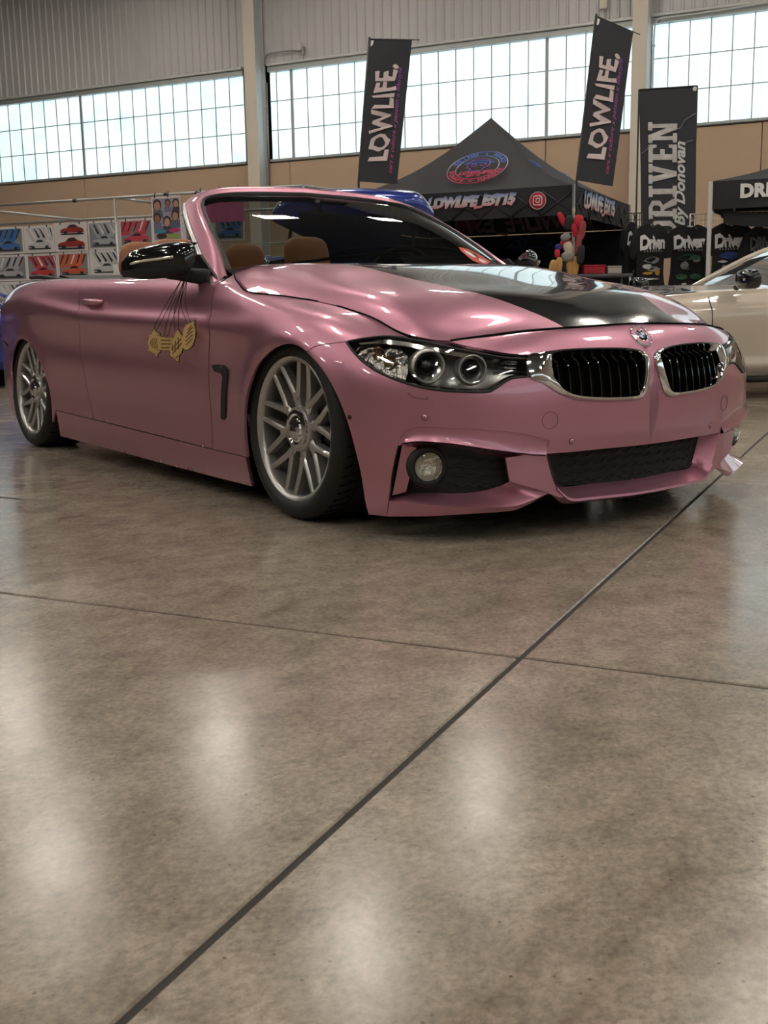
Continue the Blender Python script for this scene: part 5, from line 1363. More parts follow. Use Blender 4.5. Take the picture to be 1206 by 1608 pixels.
def print_on(o, cl, txt, u0, v0, u1, v1, hgt, m, **kw):
    """lettering reading along (u0,v0)->(u1,v1) in cloth coordinates; its letters follow the cloth"""
    kw.setdefault('offset', .0)
    warp = kw.pop('warp', None); lift = kw.pop('lift', .008); name = kw.pop('name', 'lettering')
    me = text_mesh(txt, 1., .0, **kw); c = np.empty(len(me.vertices)*3); me.vertices.foreach_get('co', c); c = c.reshape(-1, 3)
    if warp is not None: c = warp(c)
    x0, x1 = c[:, 0].min(), c[:, 0].max(); y0, y1 = c[:, 1].min(), c[:, 1].max(); q = (c[:, 0]-x0)/(x1-x0); r = (c[:, 1]-(y0+y1)/2)/(y1-y0)
    du, dv = u1-u0, v1-v0
    P = np.array([cl(u0+du*a+hgt[0]*b, v0+dv*a+hgt[1]*b, lift) for a, b in zip(q, r)])
    m2 = bpy.data.meshes.new(name); m2.from_pydata([tuple(q) for q in P], [], [tuple(f.vertices) for f in me.polygons]); m2.update(); bpy.data.meshes.remove(me); return link(name, m2, m, o)
M_SCR = M_VIOLET
for (cors, d, lab) in (([(580, 61), (647, 62.5), (623.5, 289), (563, 285)], 12.3, 'tall black flag with pale brush lettering, left one by the blue panel'),
                       ([(936, 25), (994.5, 50), (962, 292.5), (905.5, 283)], 12.2, 'tall tilted black flag with pale brush lettering, at the corner of the canopy')):
    foot = dpt(cors[3], d); o, cl, K, n, ft = flag('lettered_flag', cors, d, lab, None, foot)
    P = [K[3]-ft-UP*0+(K[3]-K[0])*.0, K[0]-ft]
    low = np.array([0, 0, .0]); mb = MB(); mb.tube([low, K[3]-ft, K[0]-ft+(K[0]-K[3])*.01], .013, 8); mb.build('pole', M_DKPOLE, o)
    mb = MB(); ex_ = (K[1]-K[0]); mb.tube([K[0]-ft, K[1]-ft+ex_*.18], .005, 6); mb.build('top_rod', M_DKPOLE, o)
    mb = MB(); mb.add([cl(.04, .012, .006), cl(.11, .012, .006), cl(.09, .045, .006), cl(.04, .055, .006)], [(0, 1, 2, 3)]); mb.build('corner_patch', M_WHITE, o)
    mb = MB(); mb.bbox((0, 0, .015), (.45, .06, .03), .005); mb.bbox((0, 0, .015), (.06, .45, .03), .005); mb.build('foot', M_DKPOLE, o, fix=False)
    print_on(o, cl, 'LOWLIFE.', .43, .87, .47, .19, (-.60, .06), M_PALE, shear=.22, offset=.035, spacing=1.06, warp=brush)
    print_on(o, cl, 'cars x culture x passion x lifestyle', .80, .93, .80, .19, (-.13, .0), M_VIOLET, shear=.4, offset=.015, name='script_lettering')
# slab-lettered banner
LET = {'D': [[(0, 0), (.62, 0), (.62, .22), (0, .22)], [(0, 1.18), (.62, 1.18), (.62, 1.4), (0, 1.4)], [(.12, 0), (.40, 0), (.40, 1.4), (.12, 1.4)], [(.62, 0), (.95, .30), (.95, 1.10), (.62, 1.4), (.62, 1.15), (.70, 1.02), (.70, .38), (.62, .24)]],
       'R': [[(0, 0), (.5, 0), (.5, .2), (0, .2)], [(0, 1.2), (.6, 1.2), (.6, 1.4), (0, 1.4)], [(.12, 0), (.40, 0), (.40, 1.4), (.12, 1.4)], [(.4, .62), (.6, .62), (.6, .80), (.4, .80)], [(.6, .62), (.92, .82), (.92, 1.22), (.6, 1.4), (.6, 1.2), (.68, 1.12), (.68, .9), (.6, .8)], [(.46, .65), (.72, .65), (1.0, .2), (1.0, 0), (.72, 0)]],
       'I': [[(0, 0), (.56, 0), (.56, .2), (0, .2)], [(0, 1.2), (.56, 1.2), (.56, 1.4), (0, 1.4)], [(.14, 0), (.42, 0), (.42, 1.4), (.14, 1.4)]],
       'V': [[(0, 1.2), (.46, 1.2), (.46, 1.4), (0, 1.4)], [(.56, 1.2), (1.0, 1.2), (1.0, 1.4), (.56, 1.4)], [(.10, 1.2), (.38, 1.2), (.62, 0), (.38, 0)], [(.64, 1.2), (.9, 1.2), (.62, 0), (.40, 0)]],
       'E': [[(0, 0), (.88, 0), (.88, .4), (.74, .4), (.70, .22), (0, .22)], [(0, 1.18), (.70, 1.18), (.74, 1.0), (.88, 1.0), (.88, 1.4), (0, 1.4)], [(.12, 0), (.40, 0), (.40, 1.4), (.12, 1.4)], [(.4, .6), (.66, .6), (.66, .82), (.4, .82)]],
       'N': [[(0, 0), (.46, 0), (.46, .2), (0, .2)], [(0, 1.2), (.36, 1.2), (.36, 1.4), (0, 1.4)], [(.12, 0), (.32, 0), (.32, 1.4), (.12, 1.4)], [(.62, 1.2), (1.04, 1.2), (1.04, 1.4), (.62, 1.4)], [(.74, 0), (.94, 0), (.94, 1.4), (.74, 1.4)], [(.12, 1.4), (.38, 1.4), (.94, 0), (.66, 0)]]}
LW = {'D': 1.05, 'R': 1.1, 'I': .66, 'V': 1.08, 'E': .98, 'N': 1.1}
cors = [(1003.5, 141), (1095, 135), (1091, 372), (1007, 372)]
o, cl, K, n, ft = flag('slab_letter_banner', cors, 15.0, 'tall straight black banner with big worn slab letters, right of the column', None, dpt((1049, 372), 15.0), .02)
mb = MB(); mb.tube([K[0]-ft, K[1]-ft], .012, 6); mb.build('top_rod', M_DKPOLE, o)
for q in (0, 1): mb = MB(); mb.tube([np.array([*(K[q]-ft)[:2], 0]), K[q]-ft], .012, 6); mb.build('pole', M_DKPOLE, o)
mb = MB(); mb.lathe([(.03, 0), (.0005, .01)], 12, 'z', cl(.955, .02, .01), np.stack([unit(K[1]-K[0]), UP, n], 1)); mb.build('grommet', M_WHITE, o)
M_WORN = mat('worn_white_print', (.50, .47, .46), .65, noise=(9, .5))
x = 0; tot = sum(LW[c] for c in 'DRIVEN')
for ch in 'DRIVEN':
    mb = MB()
    for pl in LET[ch]:
        pts = []
        for i in range(len(pl)):
            a, b_ = np.array(pl[i]), np.array(pl[(i+1) % len(pl)])
            for t in (0, .34, .67): pts.append(a+(b_-a)*t)
        V = [cl(.66-.52*(py/1.4)*1.0, 1.02-(x+px_)/tot*.80, .010) for px_, py in pts]; mb.add(V, [tuple(range(len(V)))])
    mb.build('letter', M_WORN, o, fix=False); x += LW[ch]
print_on(o, cl, 'By Donovan', .74, .93, .74, .36, (-.25, 0), mat('script_white', (.55, .54, .54), .6), shear=.35, offset=.03, lift=.014, name='script_lettering')
for pl in ([(.98, .18), (.80, .22), (.72, .27), (.60, .29)], [(.95, .36), (.80, .37), (.72, .40)], [(.02, .44), (.12, .41), (.20, .36)]):
    mb = MB(); mb.tube([cl(a, b_, .008) for a, b_ in pl], .006, 5); mb.build('lightning', mat('faint_print', (.20, .20, .22), .7), o)

# ---- right-hand tent, cut off by the frame
RT = dpt((1116.5, 285), 13.2); rt_f = unit((CR-CD*.42)*[1, 1, 0]); rt_b = np.array([-rt_f[1], rt_f[0], 0])
rt = empty('canopy_tent', (*RT[:2], 0), 0, 'black canopy tent with plain white capitals, cut by the right edge', 'tent')
ZR_ = RT[2]; TW2 = 3.0
rc = [np.array([0, 0, ZR_]), rt_f*TW2+UP*ZR_, (rt_f+rt_b)*TW2+UP*ZR_, rt_b*TW2+UP*ZR_]; rp = (rc[0]+rc[2])/2+UP*.62
for k in range(4):
    a, b_ = rc[k], rc[(k+1) % 4]
    mb = MB(); mb.grid(np.array([[(a+(b_-a)*q)*(1-t)+rp*t-UP*.08*math.sin(math.pi*t) for q in np.linspace(0, 1, 12)] for t in np.linspace(0, 1, 10)]), True); mb.build('roof_panel', M_FAB, rt)
    out = unit(np.cross(b_-a, UP)); mb = MB(); mb.grid(np.array([[a+(b_-a)*q+UP*z+out*.015*math.sin(q*21+z*8)*(-z/.34) for q in np.linspace(0, 1, 30)] for z in np.linspace(0, -.325, 5)]), True); mb.build('valance', M_FAB, rt)
    mb = MB(); mb.bbox(a-UP*ZR_/2, (.04, .04, ZR_), .004); mb.build('leg', M_WHITE, rt, fix=False)
    mb = MB(); mb.bbox(a-UP*(ZR_-.01), (.09, .09, .02), .004); mb.build('foot', M_POLE, rt, fix=False)
mb = MB(); mb.grid(np.array([[rc[0]+rt_f*q*TW2+rt_b*.1-UP*(.30+z+.10*math.sin(q*6)) for q in np.linspace(.05, .95, 12)] for z in np.linspace(0, .16, 3)]), True); mb.build('rolled_wall', M_FAB, rt)
n_rt = -rt_b; lt = at_plane((1162, 301), RT+n_rt*.03, n_rt)-np.array([RT[0], RT[1], 0])
put_text('valance_lettering', 'DRIVEN', 19*13.2/F_PX/.70, lt, rt_f, UP, mat('bright_white_print', (.80, .79, .78), .5), rt, .003, offset=.012, align='LEFT', spacing=1.05)

# ---- wire grid panels with hung shirts
M_WIRE = mat('grid_wire', (.70, .64, .55), .4, .3); M_WIREB = mat('grid_wire_black', (.03, .03, .03), .4)
def grid_panel(pa, pb, d, z1, m, label, nx):
    A, B = dpt(pa, d), dpt(pb, d); ft = np.array([*A[:2], 0]); e = B-A; e[2] = 0; L = np.linalg.norm(e); e /= L
    o = empty('wire_grid_panel', ft, 0, label, 'display rack'); z0 = A[2]
    mb = MB()
    for z in (z0, .06): mb.tube([UP*z, UP*z+e*L], .008, 6)
    for q in (0, L): mb.tube([e*q+UP*.0, e*q+UP*z0], .009, 6)
    mb.build('frame', m, o)
    for i in range(1, nx): mb = MB(); mb.tube([e*L*i/nx+UP*.06, e*L*i/nx+UP*z0], .0045, 5); mb.build('vertical_wire', m, o)
    k = int((z0-.06)/.085)
    for i in range(1, k): mb = MB(); mb.tube([UP*(z0-i*.085), UP*(z0-i*.085)+e*L], .0045, 5); mb.build('cross_wire', m, o)
    return o
grid_panel((983, 335), (1009, 336), 14.6, 0, M_WIREB, 'narrow black wire grid panel beside the lettered canopy', 6)
grid_panel((1084, 336), (1112, 334), 14.5, 0, M_WIRE, 'pale wire grid panel behind the shirt with the green print', 4)
grid_panel((1118, 333), (1240, 327), 14.9, 0, M_WIRE, 'pale wire grid panel under the right-hand tent', 14)
SH = [(-.17, 1), (-.09, .975), (0, .955), (.09, .975), (.17, 1), (.36, .93), (.47, .83), (.56, .56), (.40, .52), (.365, .64), (.36, .3), (.37, .0), (0, -.02), (-.37, .0), (-.36, .3), (-.365, .64), (-.40, .52), (-.56, .56), (-.47, .83), (-.36, .93)]
M_TEE = mat('black_cotton', (.013, .013, .014), .85, bump=(60, .1))
M_TP = mat('shirt_white_print', (.85, .83, .85), .7)
def shirt(px, wpx, hpx, d, yaw, label, tint, words, cols, k=0, hanger_m=None):
    top = dpt(px, d); W_, H_ = wpx*d/F_PX/.80, hpx*d/F_PX
    ex = unit(CR*[1, 1, 0]); ex = rotz(yaw)@ex; ny = np.array([ex[1], -ex[0], 0]); ny = ny if ny@(CAM-top) > 0 else -ny
    base_ = top-UP*H_; o = empty('hanging_shirt', base_, 0, label, 'shirt', 'shirts hung on the stall')
    lift = lambda q, l=0.: q[:, :1]*ex+UP*q[:, 1:2]+ny*(.022*np.sin(q[:, :1]*18+k)+.015*np.sin(q[:, 1:2]*9+k)+.05*np.cos(np.clip(q[:, :1]/W_*3, -1.5, 1.5))+l)
    poly = crom([(x*W_, y*H_) for x, y in SH], 110, True)
    d3 = fill(poly, lambda q: lift(q), lambda q: np.tile(ny, (len(q), 1)), (), .05, .05, 0.)
    V, T, LN = d3; mb = MB(); mb.add(V, T, True); mb.build('fabric', M_TEE, o, sharp=60, fix=False)
    c2 = lambda u, v, l=0.: lift(np.array([[u, v]]), .004+l)[0]
    hm = hanger_m or M_DKPOLE; mb = MB(); hk = [c2(0, H_*.96, -.03), c2(0, H_*1.03, -.03), c2(.03, H_*1.06, -.03), c2(.02, H_*1.11, -.03), c2(-.01, H_*1.12, -.03)]
    mb.tube(crom(hk, 20), .006, 6); mb.tube([c2(-.30*W_, H_*.90, -.03), c2(0, H_*.985, -.03), c2(.30*W_, H_*.90, -.03)], .008, 6); mb.build('hanger', hm, o)
    cl = lambda u, v, l=0.: lift(np.array([[u*W_, v*H_]]), l)[0]
    def goth(c):
        c = c.copy(); h = np.abs(c[:, 1]).max(); c[:, 1] += .10*h*np.sign(np.sin(c[:, 0]*22))*(np.abs(c[:, 1]) > .55*h); c[:, 0] += .02*np.sin(c[:, 1]*14); return c
    print_on(o, cl, words, -.33, .735, .33, .74, (0, .23), M_TP if cols[0] is None else cols[0], offset=.045, spacing=.84, warp=goth, lift=.02)
    rg = random.Random(k*7+3)
    def blot(u, v, a, b_, m, n_=9, name='print'):
        mb = MB(); V = [cl(u+a*math.cos(2*math.pi*i/n_)*rg.uniform(.75, 1.15), v+b_*math.sin(2*math.pi*i/n_)*rg.uniform(.75, 1.15), .018) for i in range(n_)]; mb.add(V, [tuple(range(n_))]); mb.build(name, m, o, fix=False)
    for (u, v, a, b_, m) in cols[1]: blot(u, v, a, b_, m)
    mb = MB()
    for i in range(9): u = -.24+i*.06; mb.add([cl(u, .60, .018), cl(u+.03, .60, .018), cl(u+.03, .625, .018), cl(u, .625, .018)], [(0, 1, 2, 3)])
    mb.build('small_lettering', mat('shirt_grey_print', (.28, .28, .29), .7), o, fix=False)
    return o
mg = lambda n, c: mat('shirt_'+n, c, .75)
gy, gn, bl, yl, rd, wt = mg('grey', (.25, .25, .26)), mg('green', (.03, .10, .055)), mg('blue', (.03, .06, .22)), mg('ochre', (.50, .27, .05)), mg('red', (.25, .04, .04)), mg('white', (.55, .55, .56))
shirt((989, 349), 42, 95, 14.3, 1.05, 'black shirt seen nearly edge-on beside the canopy', None, 'Driven', (None, [(-.1, .45, .10, .05, gy), (.1, .33, .12, .06, wt), (0, .2, .16, .05, gy), (-.05, .1, .12, .04, gy)]), 1)
shirt((1023, 352), 52, 108, 14.0, .25, 'black shirt with white lettering above a grey and ochre car print', None, 'Driven', (None, [(-.02, .49, .22, .05, gy), (-.14, .40, .11, .035, wt), (.05, .36, .20, .04, gy), (.15, .31, .10, .045, yl), (-.12, .30, .12, .025, yl), (-.1, .22, .13, .015, wt), (.1, .22, .11, .02, gy)]), 2)
shirt((1083, 353), 60, 100, 14.25, -.1, 'black shirt with white lettering above a green car print', None, 'Driven', (None, [(0, .50, .26, .05, gn), (-.10, .38, .09, .06, gy), (.14, .46, .09, .045, gy), (-.05, .33, .06, .03, gn), (-.14, .20, .13, .05, gn), (.14, .20, .13, .05, gn), (-.1, .09, .06, .02, wt)]), 3, M_WHITE)
shirt((1148, 350), 60, 104, 13.8, -.15, 'black shirt with white lettering above a blue car print', None, 'Driven', (None, [(0, .52, .26, .06, bl), (-.16, .43, .10, .02, wt), (-.12, .34, .07, .05, gy), (.10, .36, .16, .07, bl), (.02, .22, .22, .05, bl), (.10, .26, .16, .02, gy), (-.18, .14, .07, .03, gy), (-.02, .13, .05, .04, gy)]), 4)
shirt((1203, 354), 58, 104, 13.6, -.2, 'black shirt with grey lettering and a red print, at the right edge', None, 'DRIVEN', (mg('dimgrey', (.12, .12, .125)), [(-.1, .48, .12, .10, rd), (.12, .5, .10, .06, rd), (-.05, .35, .2, .07, rd), (.02, .55, .05, .05, yl), (.15, .40, .10, .02, gy)]), 5, M_WHITE)

# ---- bundle of plush straps on the canopy's corner leg
pb = dpt((893, 345), 12.25); bun = empty('plush_bundle', pb, 0, 'bundle of red, white, grey and tan plush charms hung on the canopy corner', 'bundle')
CC = {'r': mat('plush_red', (.45, .015, .03), .7), 'w': mat('plush_cream', (.55, .48, .36), .8), 'g': mat('plush_grey', (.25, .24, .23), .8), 't': mat('plush_tan', (.48, .27, .09), .8), 'k': mat('plush_black', (.02, .02, .022), .8), 'b': mat('plush_blue', (.03, .03, .22), .7), 'd': mat('plush_maroon', (.28, .05, .05), .7)}
for (px, w_, h_, tilt, c) in [((883, 345), 10, 26, -.5, 'r'), ((893, 350), 14, 24, .2, 'k'), ((907, 350), 16, 26, .35, 'r'), ((902, 362), 9, 24, -.3, 'r'), ((914, 362), 11, 30, .15, 'd'), ((888, 372), 16, 12, -.5, 'g'), ((889, 383), 18, 18, -.5, 'r'), ((893, 391), 15, 24, -.35, 'w'), ((877, 388), 10, 10, -.2, 'b'), ((875, 398), 9, 13, 0, 'r'), ((891, 403), 20, 16, -.3, 'g'), ((908, 385), 10, 34, .1, 'd'), ((912, 400), 12, 30, .1, 'k'), ((868, 421), 13, 26, .2, 't'), ((877, 419), 12, 30, .1, 't'), ((886, 420), 9, 30, 0, 'k'), ((894, 418), 11, 34, -.1, 't'), ((903, 419), 12, 34, .12, 't'), ((901, 331), 5, 10, .1, 'w'), ((897, 344), 6, 8, 0, 'g')]:
    P = dpt(px, 12.15+.1*random.random())-pb; s_ = 12.2/F_PX; mb = MB(); superblock(mb, (0, 0, 0), (w_*s_*.6, w_*s_, h_*s_), 8, .7)
    V = np.array(mb.v); c_, s2 = math.cos(tilt), math.sin(tilt); ex = unit(CR*[1, 1, 0]); ny = np.array([ex[1], -ex[0], 0])
    y_, z_ = V[:, 1]*c_+V[:, 2]*s2, -V[:, 1]*s2+V[:, 2]*c_; V2 = ex*y_[:, None]+UP*z_[:, None]+ny*V[:, :1]+P; mb.v = [tuple(q) for q in V2]; mb.build('plush_charm', CC[c], bun)
# ---- boxes on a table under the canopy
tb = dpt((947, 430), 13.5); tz = tb[2]; ex = unit(CR*[1, 1, 0]); a_ = math.atan2(ex[1], ex[0])
tbl = empty('folding_table', (tb[0], tb[1], 0), a_, 'grey folding table under the lettered canopy', 'table'); mb = MB(); mb.bbox((0, .2, tz-.02), (.72, .5, .04), .01); mb.build('table_top', mat('grey_plastic', (.10, .10, .11), .6), tbl, fix=False)
for x_ in (-.32, .32):
    for y_ in (-.05, .45): mb = MB(); mb.tube([(x_, y_, 0), (x_, y_, tz-.04)], .014, 8); mb.build('leg', M_POLE, tbl)
for (px, w_, h_, m, lab) in (((934, 418), 34, 12, mat('box_red', (.40, .015, .03), .45), 'red box on the table under the canopy'), ((966, 419), 22, 10, mat('box_cream', (.48, .43, .40), .5), 'cream box with a red mark on the table under the canopy')):
    P = dpt(px, 13.45); s_ = 13.45/F_PX; o = empty('storage_box', (P[0], P[1], tz), a_, lab, 'box'); mb = MB(); mb.bbox((0, .12, h_*s_/2), (w_*s_, .2, h_*s_), .008); mb.build('body', m, o, fix=False)
    mb = MB(); mb.bbox((0, .12, h_*s_+.008), (w_*s_*1.03, .21, .016), .005); mb.build('lid', m, o, fix=False)

# ---- poster rack on the left
RK0, RK1 = dpt((0, 323), 14.0), dpt((476, 291), 12.37); RK0[2] = RK1[2] = (RK0[2]+RK1[2])/2
re_ = unit((RK1-RK0)*[1, 1, 0]); rn = np.array([re_[1], -re_[0], 0]); rn = rn if rn@(CAM-RK0) > 0 else -rn
rk0 = np.array([*RK0[:2], 0]); rack = empty('poster_rack', rk0, 0, 'grey pipe rack with a rail of clipped posters behind the pink car', 'rack')
Lr = np.linalg.norm((RK1-RK0)[:2])
def on_rack(px, off=0.): return at_plane(px, RK0+rn*off, rn)-rk0
M_PIPE = mat('grey_pipe', (.42, .42, .41), .35, .7)
BO = -.9      # back rail stands this far behind the front one
def rail(a, b_, r=.018, name='rail'): mb = MB(); mb.tube([a, b_], r, 8); return mb.build(name, M_PIPE, rack)
zt = RK0[2]; rail(re_*-1.2+UP*zt, re_*Lr+UP*zt)
zb_ = on_rack((100, 347), BO)[2]; bk0 = rn*BO
rail(re_*-1.2+bk0+UP*zb_, re_*(Lr+.1)+bk0+UP*zb_)
for z in (on_rack((60, 398), BO)[2], on_rack((60, 441), BO)[2]): rail(re_*-1.2+bk0+UP*z, re_*(Lr+.1)+bk0+UP*z, .008)
pz = on_rack((180, 312)); mb = MB(); mb.tube([np.array([pz[0], pz[1], 0]), pz], .02, 8); mb.build('post', M_PIPE, rack)
pz2 = on_rack((139, 346), BO); mb = MB(); mb.tube([np.array([pz2[0], pz2[1], 0]), pz2], .01, 8); mb.build('post', M_PIPE, rack)
mb = MB(); mb.tube([re_*Lr, re_*Lr+UP*zt], .02, 8); mb.build('post', M_PIPE, rack)
mb = MB(); mb.tube([re_*Lr+UP*zt, re_*(Lr+.1)+bk0+UP*zt], .018, 8); mb.build('rail', M_PIPE, rack)
mb = MB(); mb.tube([on_rack((-30, 329)), on_rack((130, 346), BO)], .016, 8); mb.build('brace', M_PIPE, rack)
mb = MB(); mb.tube([on_rack((186, 311)), on_rack((242, 318.5), BO*.5)], .016, 8); mb.build('brace', M_PIPE, rack)
for px in ((118, 315), (261, 305), (310, 301), (345, 299)): c = on_rack(px, .0); c = c+UP*(zt-c[2]); mb = MB(); mb.lathe([(.024, -.025), (.024, .025)], 10, 'z', c, np.stack([rn, UP, re_], 1)); mb.build('clip', M_DKPOLE, rack)
mb = MB(); c = on_rack((183, 425), .03); mb.bbox(c, (.09, .012, .15), .003, np.stack([re_, rn, UP], 1)); mb.build('tag_card', M_WHITE, rack, fix=False)
M_PAPER = mat('poster_paper', (.66, .63, .62), .5)
PM = {'blue': (.05, .14, .36), 'white': (.50, .50, .52), 'darkred': (.30, .035, .03), 'red': (.50, .04, .05), 'orange': (.55, .11, .05), 'pinkred': (.52, .06, .09), 'silver': (.38, .38, .40)}
PM = {k: mat('poster_'+k, v, .4) for k, v in PM.items()}; PD = mat('poster_dark', (.03, .03, .035), .4); PG = mat('poster_grey', (.22, .22, .24), .4)
CARS = [(-.46, -.02), (-.44, .12), (-.34, .16), (-.20, .19), (-.08, .33), (.12, .35), (.26, .22), (.42, .16), (.47, .06), (.46, -.03)]
def poster(x0, x1, y0, y1, col, label, seed, kind=0, rowname='posters on the rack'):
    """a sheet clipped to the back rail; x/y are its photographed edges"""
    A, B, C_, D_ = [on_rack(p, BO+.03)+rk0 for p in ((x0, y0), (x1, y0-(x1-x0)*.035), (x1, y1-(x1-x0)*.03), (x0, y1))]
    W_ = (B-A)@re_; H_ = A[2]-D_[2]; o = empty('poster', D_, 0, label, 'poster', rowname)
    at_ = lambda u, v, l=0.: re_*W_*u+UP*H_*v+rn*l
    fm = np.stack([re_, rn, UP], 1)
    mb = MB(); mb.bbox(at_(.5, .5), (W_*1.035, .003, H_*1.05), .001, fm); mb.build('sheet', M_PAPER, o, fix=False)
    rg = random.Random(seed)
    def patch(P, m, l=.004, name='print'):
        mb = MB(); mb.add([at_(u, v, l) for u, v in P], [tuple(range(len(P)))]); mb.build(name, m, o, fix=False)
    def picture(cx, cy, s_, m):
        patch([(cx+x*s_, cy+(y-.02)*s_) for x, y in [(-.47, -.03), (.47, -.04), (.44, -.11), (-.42, -.10)]], PD, .0045)
        patch([(cx+x*s_, cy+y*s_) for x, y in CARS], m, .005)
        patch([(cx+x*s_, cy+y*s_) for x, y in [(-.15, .20), (-.06, .31), (.10, .32), (.20, .21)]], PD, .0055)
        patch([(cx+x*s_, cy+y*s_) for x, y in [(-.44, .04), (-.30, .05), (-.30, -.0), (-.44, -.01)]], PD, .0055)
        for wx in (-.26, .30): patch([(cx+(wx+.075*math.cos(a))*s_, cy+(-.03+.085*math.sin(a))*s_) for a in np.linspace(0, 2*math.pi, 14, endpoint=False)], PD, .006)
    if kind == 1:      # two cars on plain paper
        picture(.55, .68, .80, m=PM[col]); picture(.50, .16, .92, m=PM[col])
    else:
        lo_ = .02
        patch([(.03, .04), (.97, .04), (.97, .95), (.03, .95)], PG if kind == 0 else M_PAPER, .003)
        xs_ = [.05+.9*i/5 for i in range(6)]
        for i in range(5):
            w0 = rg.uniform(-.10, .12); sl_ = .22*(1 if seed % 2 else -1); P_ = [(xs_[i], .94), (xs_[i]+.13, .94), (xs_[i]+.17+w0+sl_, .42), (xs_[i]+.02+w0*.5+sl_, .42)]; patch([(min(.97, max(.03, a)), b) for a, b in P_], PM[col], .0035)
            patch([(min(.97, max(.03, a)), b) for a, b in [(xs_[i]+.11, .92), (xs_[i]+.16, .90), (xs_[i]+.18+sl_*.6, .58), (xs_[i]+.12+sl_*.6, .52)]], PD if rg.random() < .6 else M_PAPER, .0038)
        picture(.50, .20, .86, PM[col])
    for u in (.2, .8): mb = MB(); mb.bbox(at_(u, 1.0, .008), (.012, .012, .03), .002, fm); mb.build('clip', PD, o, fix=False)
PS = [(-12, 38.5, 359, 399, 'blue', 'blue car collage poster at the left end of the top row', 0), (40.5, 86, 356.5, 396.5, 'white', 'white car collage poster, second in the top row', 2), (88, 138, 352, 394.5, 'darkred', 'poster of two dark red cars on plain paper', 1), (141, 187.5, 349, 391.5, 'silver', 'silver car collage poster behind the rack post', 0), (190, 241, 346, 387, 'pinkred', 'crimson car collage poster above the near seat', 0), (243, 290, 343, 384, 'white', 'white car collage poster right of the portrait sheet', 2), (292, 336, 340, 381, 'pinkred', 'crimson car collage poster seen through the windscreen corner', 0), (338, 384, 337, 378, 'blue', 'blue car collage poster seen through the windscreen', 0),
      (-10, 43.5, 402.5, 441, 'silver', 'silver car collage poster at the left end of the second row', 0), (45, 91.5, 400.5, 439.5, 'red', 'red car collage poster, second in the second row', 0), (93.5, 141, 397.5, 437, 'orange', 'orange car collage poster, third in the second row', 0), (143, 194, 394, 433, 'white', 'white car collage poster in the second row behind the rack post', 2), (196, 245, 391, 430, 'red', 'red car collage poster in the second row behind the near seat', 0),
      (-8, 46, 444.5, 484, 'white', 'white car collage poster low in the third row at the left', 2), (48, 95, 442.5, 482, 'orange', 'orange car collage poster low in the third row, behind the boot', 0)]
for i, (x0, x1, y0, y1, c, lab, kd) in enumerate(PS): poster(x0, x1, y0, y1, c, lab, i, kd)
# portrait sheet clipped to the front rail
A, B, D_ = on_rack((241, 309), .02)+rk0, on_rack((286.5, 307.5), .02)+rk0, on_rack((241.5, 381), .02)+rk0
W_ = (B-A)@re_; H_ = A[2]-D_[2]; o = empty('portrait_poster', D_, 0, 'tall sheet of small portraits clipped to the upper rail', 'poster'); fm = np.stack([re_, rn, UP], 1)
at_ = lambda u, v, l=0.: re_*W_*u+UP*H_*v+rn*l
mb = MB(); mb.bbox(at_(.5, .5), (W_, .003, H_), .001, fm); mb.build('sheet', M_PAPER, o, fix=False)
def ell(u, v, a, b_, m, l): mb = MB(); mb.add([at_(u+a*math.cos(t), v+b_*math.sin(t), l) for t in np.linspace(0, 2*math.pi, 18, endpoint=False)], [tuple(range(18))]); mb.build('print', m, o, fix=False)
SKN = [mat('print_skin_%d' % i, c, .5) for i, c in enumerate([(.42, .22, .15), (.30, .14, .09), (.48, .28, .20)])]; HRS = mat('print_hair', (.045, .025, .02), .5); CL_ = [mat('print_cloth_%d' % i, c, .5) for i, c in enumerate([(.10, .11, .16), (.16, .16, .24), (.06, .05, .06)])]
mb = MB(); mb.add([at_(.04, .05, .003), at_(.96, .05, .003), at_(.96, .95, .003), at_(.04, .95, .003)], [(0, 1, 2, 3)]); mb.build('print', mat('print_lilac', (.32, .29, .36), .5), o, fix=False)
for i, (u, v, a) in enumerate([(.19, .80, .135), (.56, .84, .09), (.84, .83, .10), (.80, .56, .125), (.17, .52, .12), (.51, .44, .125)]):
    b_ = a*.80
    mb = MB(); mb.add([at_(max(.04, u-a*1.5), v-b_*2.6, .0035), at_(min(.96, u+a*1.5), v-b_*2.6, .0035), at_(min(.96, u+a*1.2), v-b_*.9, .0035), at_(max(.04, u-a*1.2), v-b_*.9, .0035)], [(0, 1, 2, 3)]); mb.build('print', CL_[i % 3], o, fix=False)
    ell(u, v+b_*.12, a*1.12, b_*1.2, HRS, .004); ell(u, v-b_*.1, a*.78, b_*.92, SKN[i % 3], .0045)
for u, v, a, b_, m in ((.25, .24, .22, .05, mat('print_teal', (.05, .22, .30), .5)), (.75, .25, .20, .05, mat('print_magenta', (.45, .04, .16), .5)), (.30, .13, .18, .07, HRS), (.70, .12, .20, .06, mat('print_lime', (.25, .34, .06), .5)), (.50, .06, .35, .03, PG)): ell(u, v, a, b_, m, .004)
for u in (.12, .58): mb = MB(); mb.tube([at_(u, .97, .006), at_(u, 1.10, -.01)], .008, 6); mb.build('clip', PD, o)
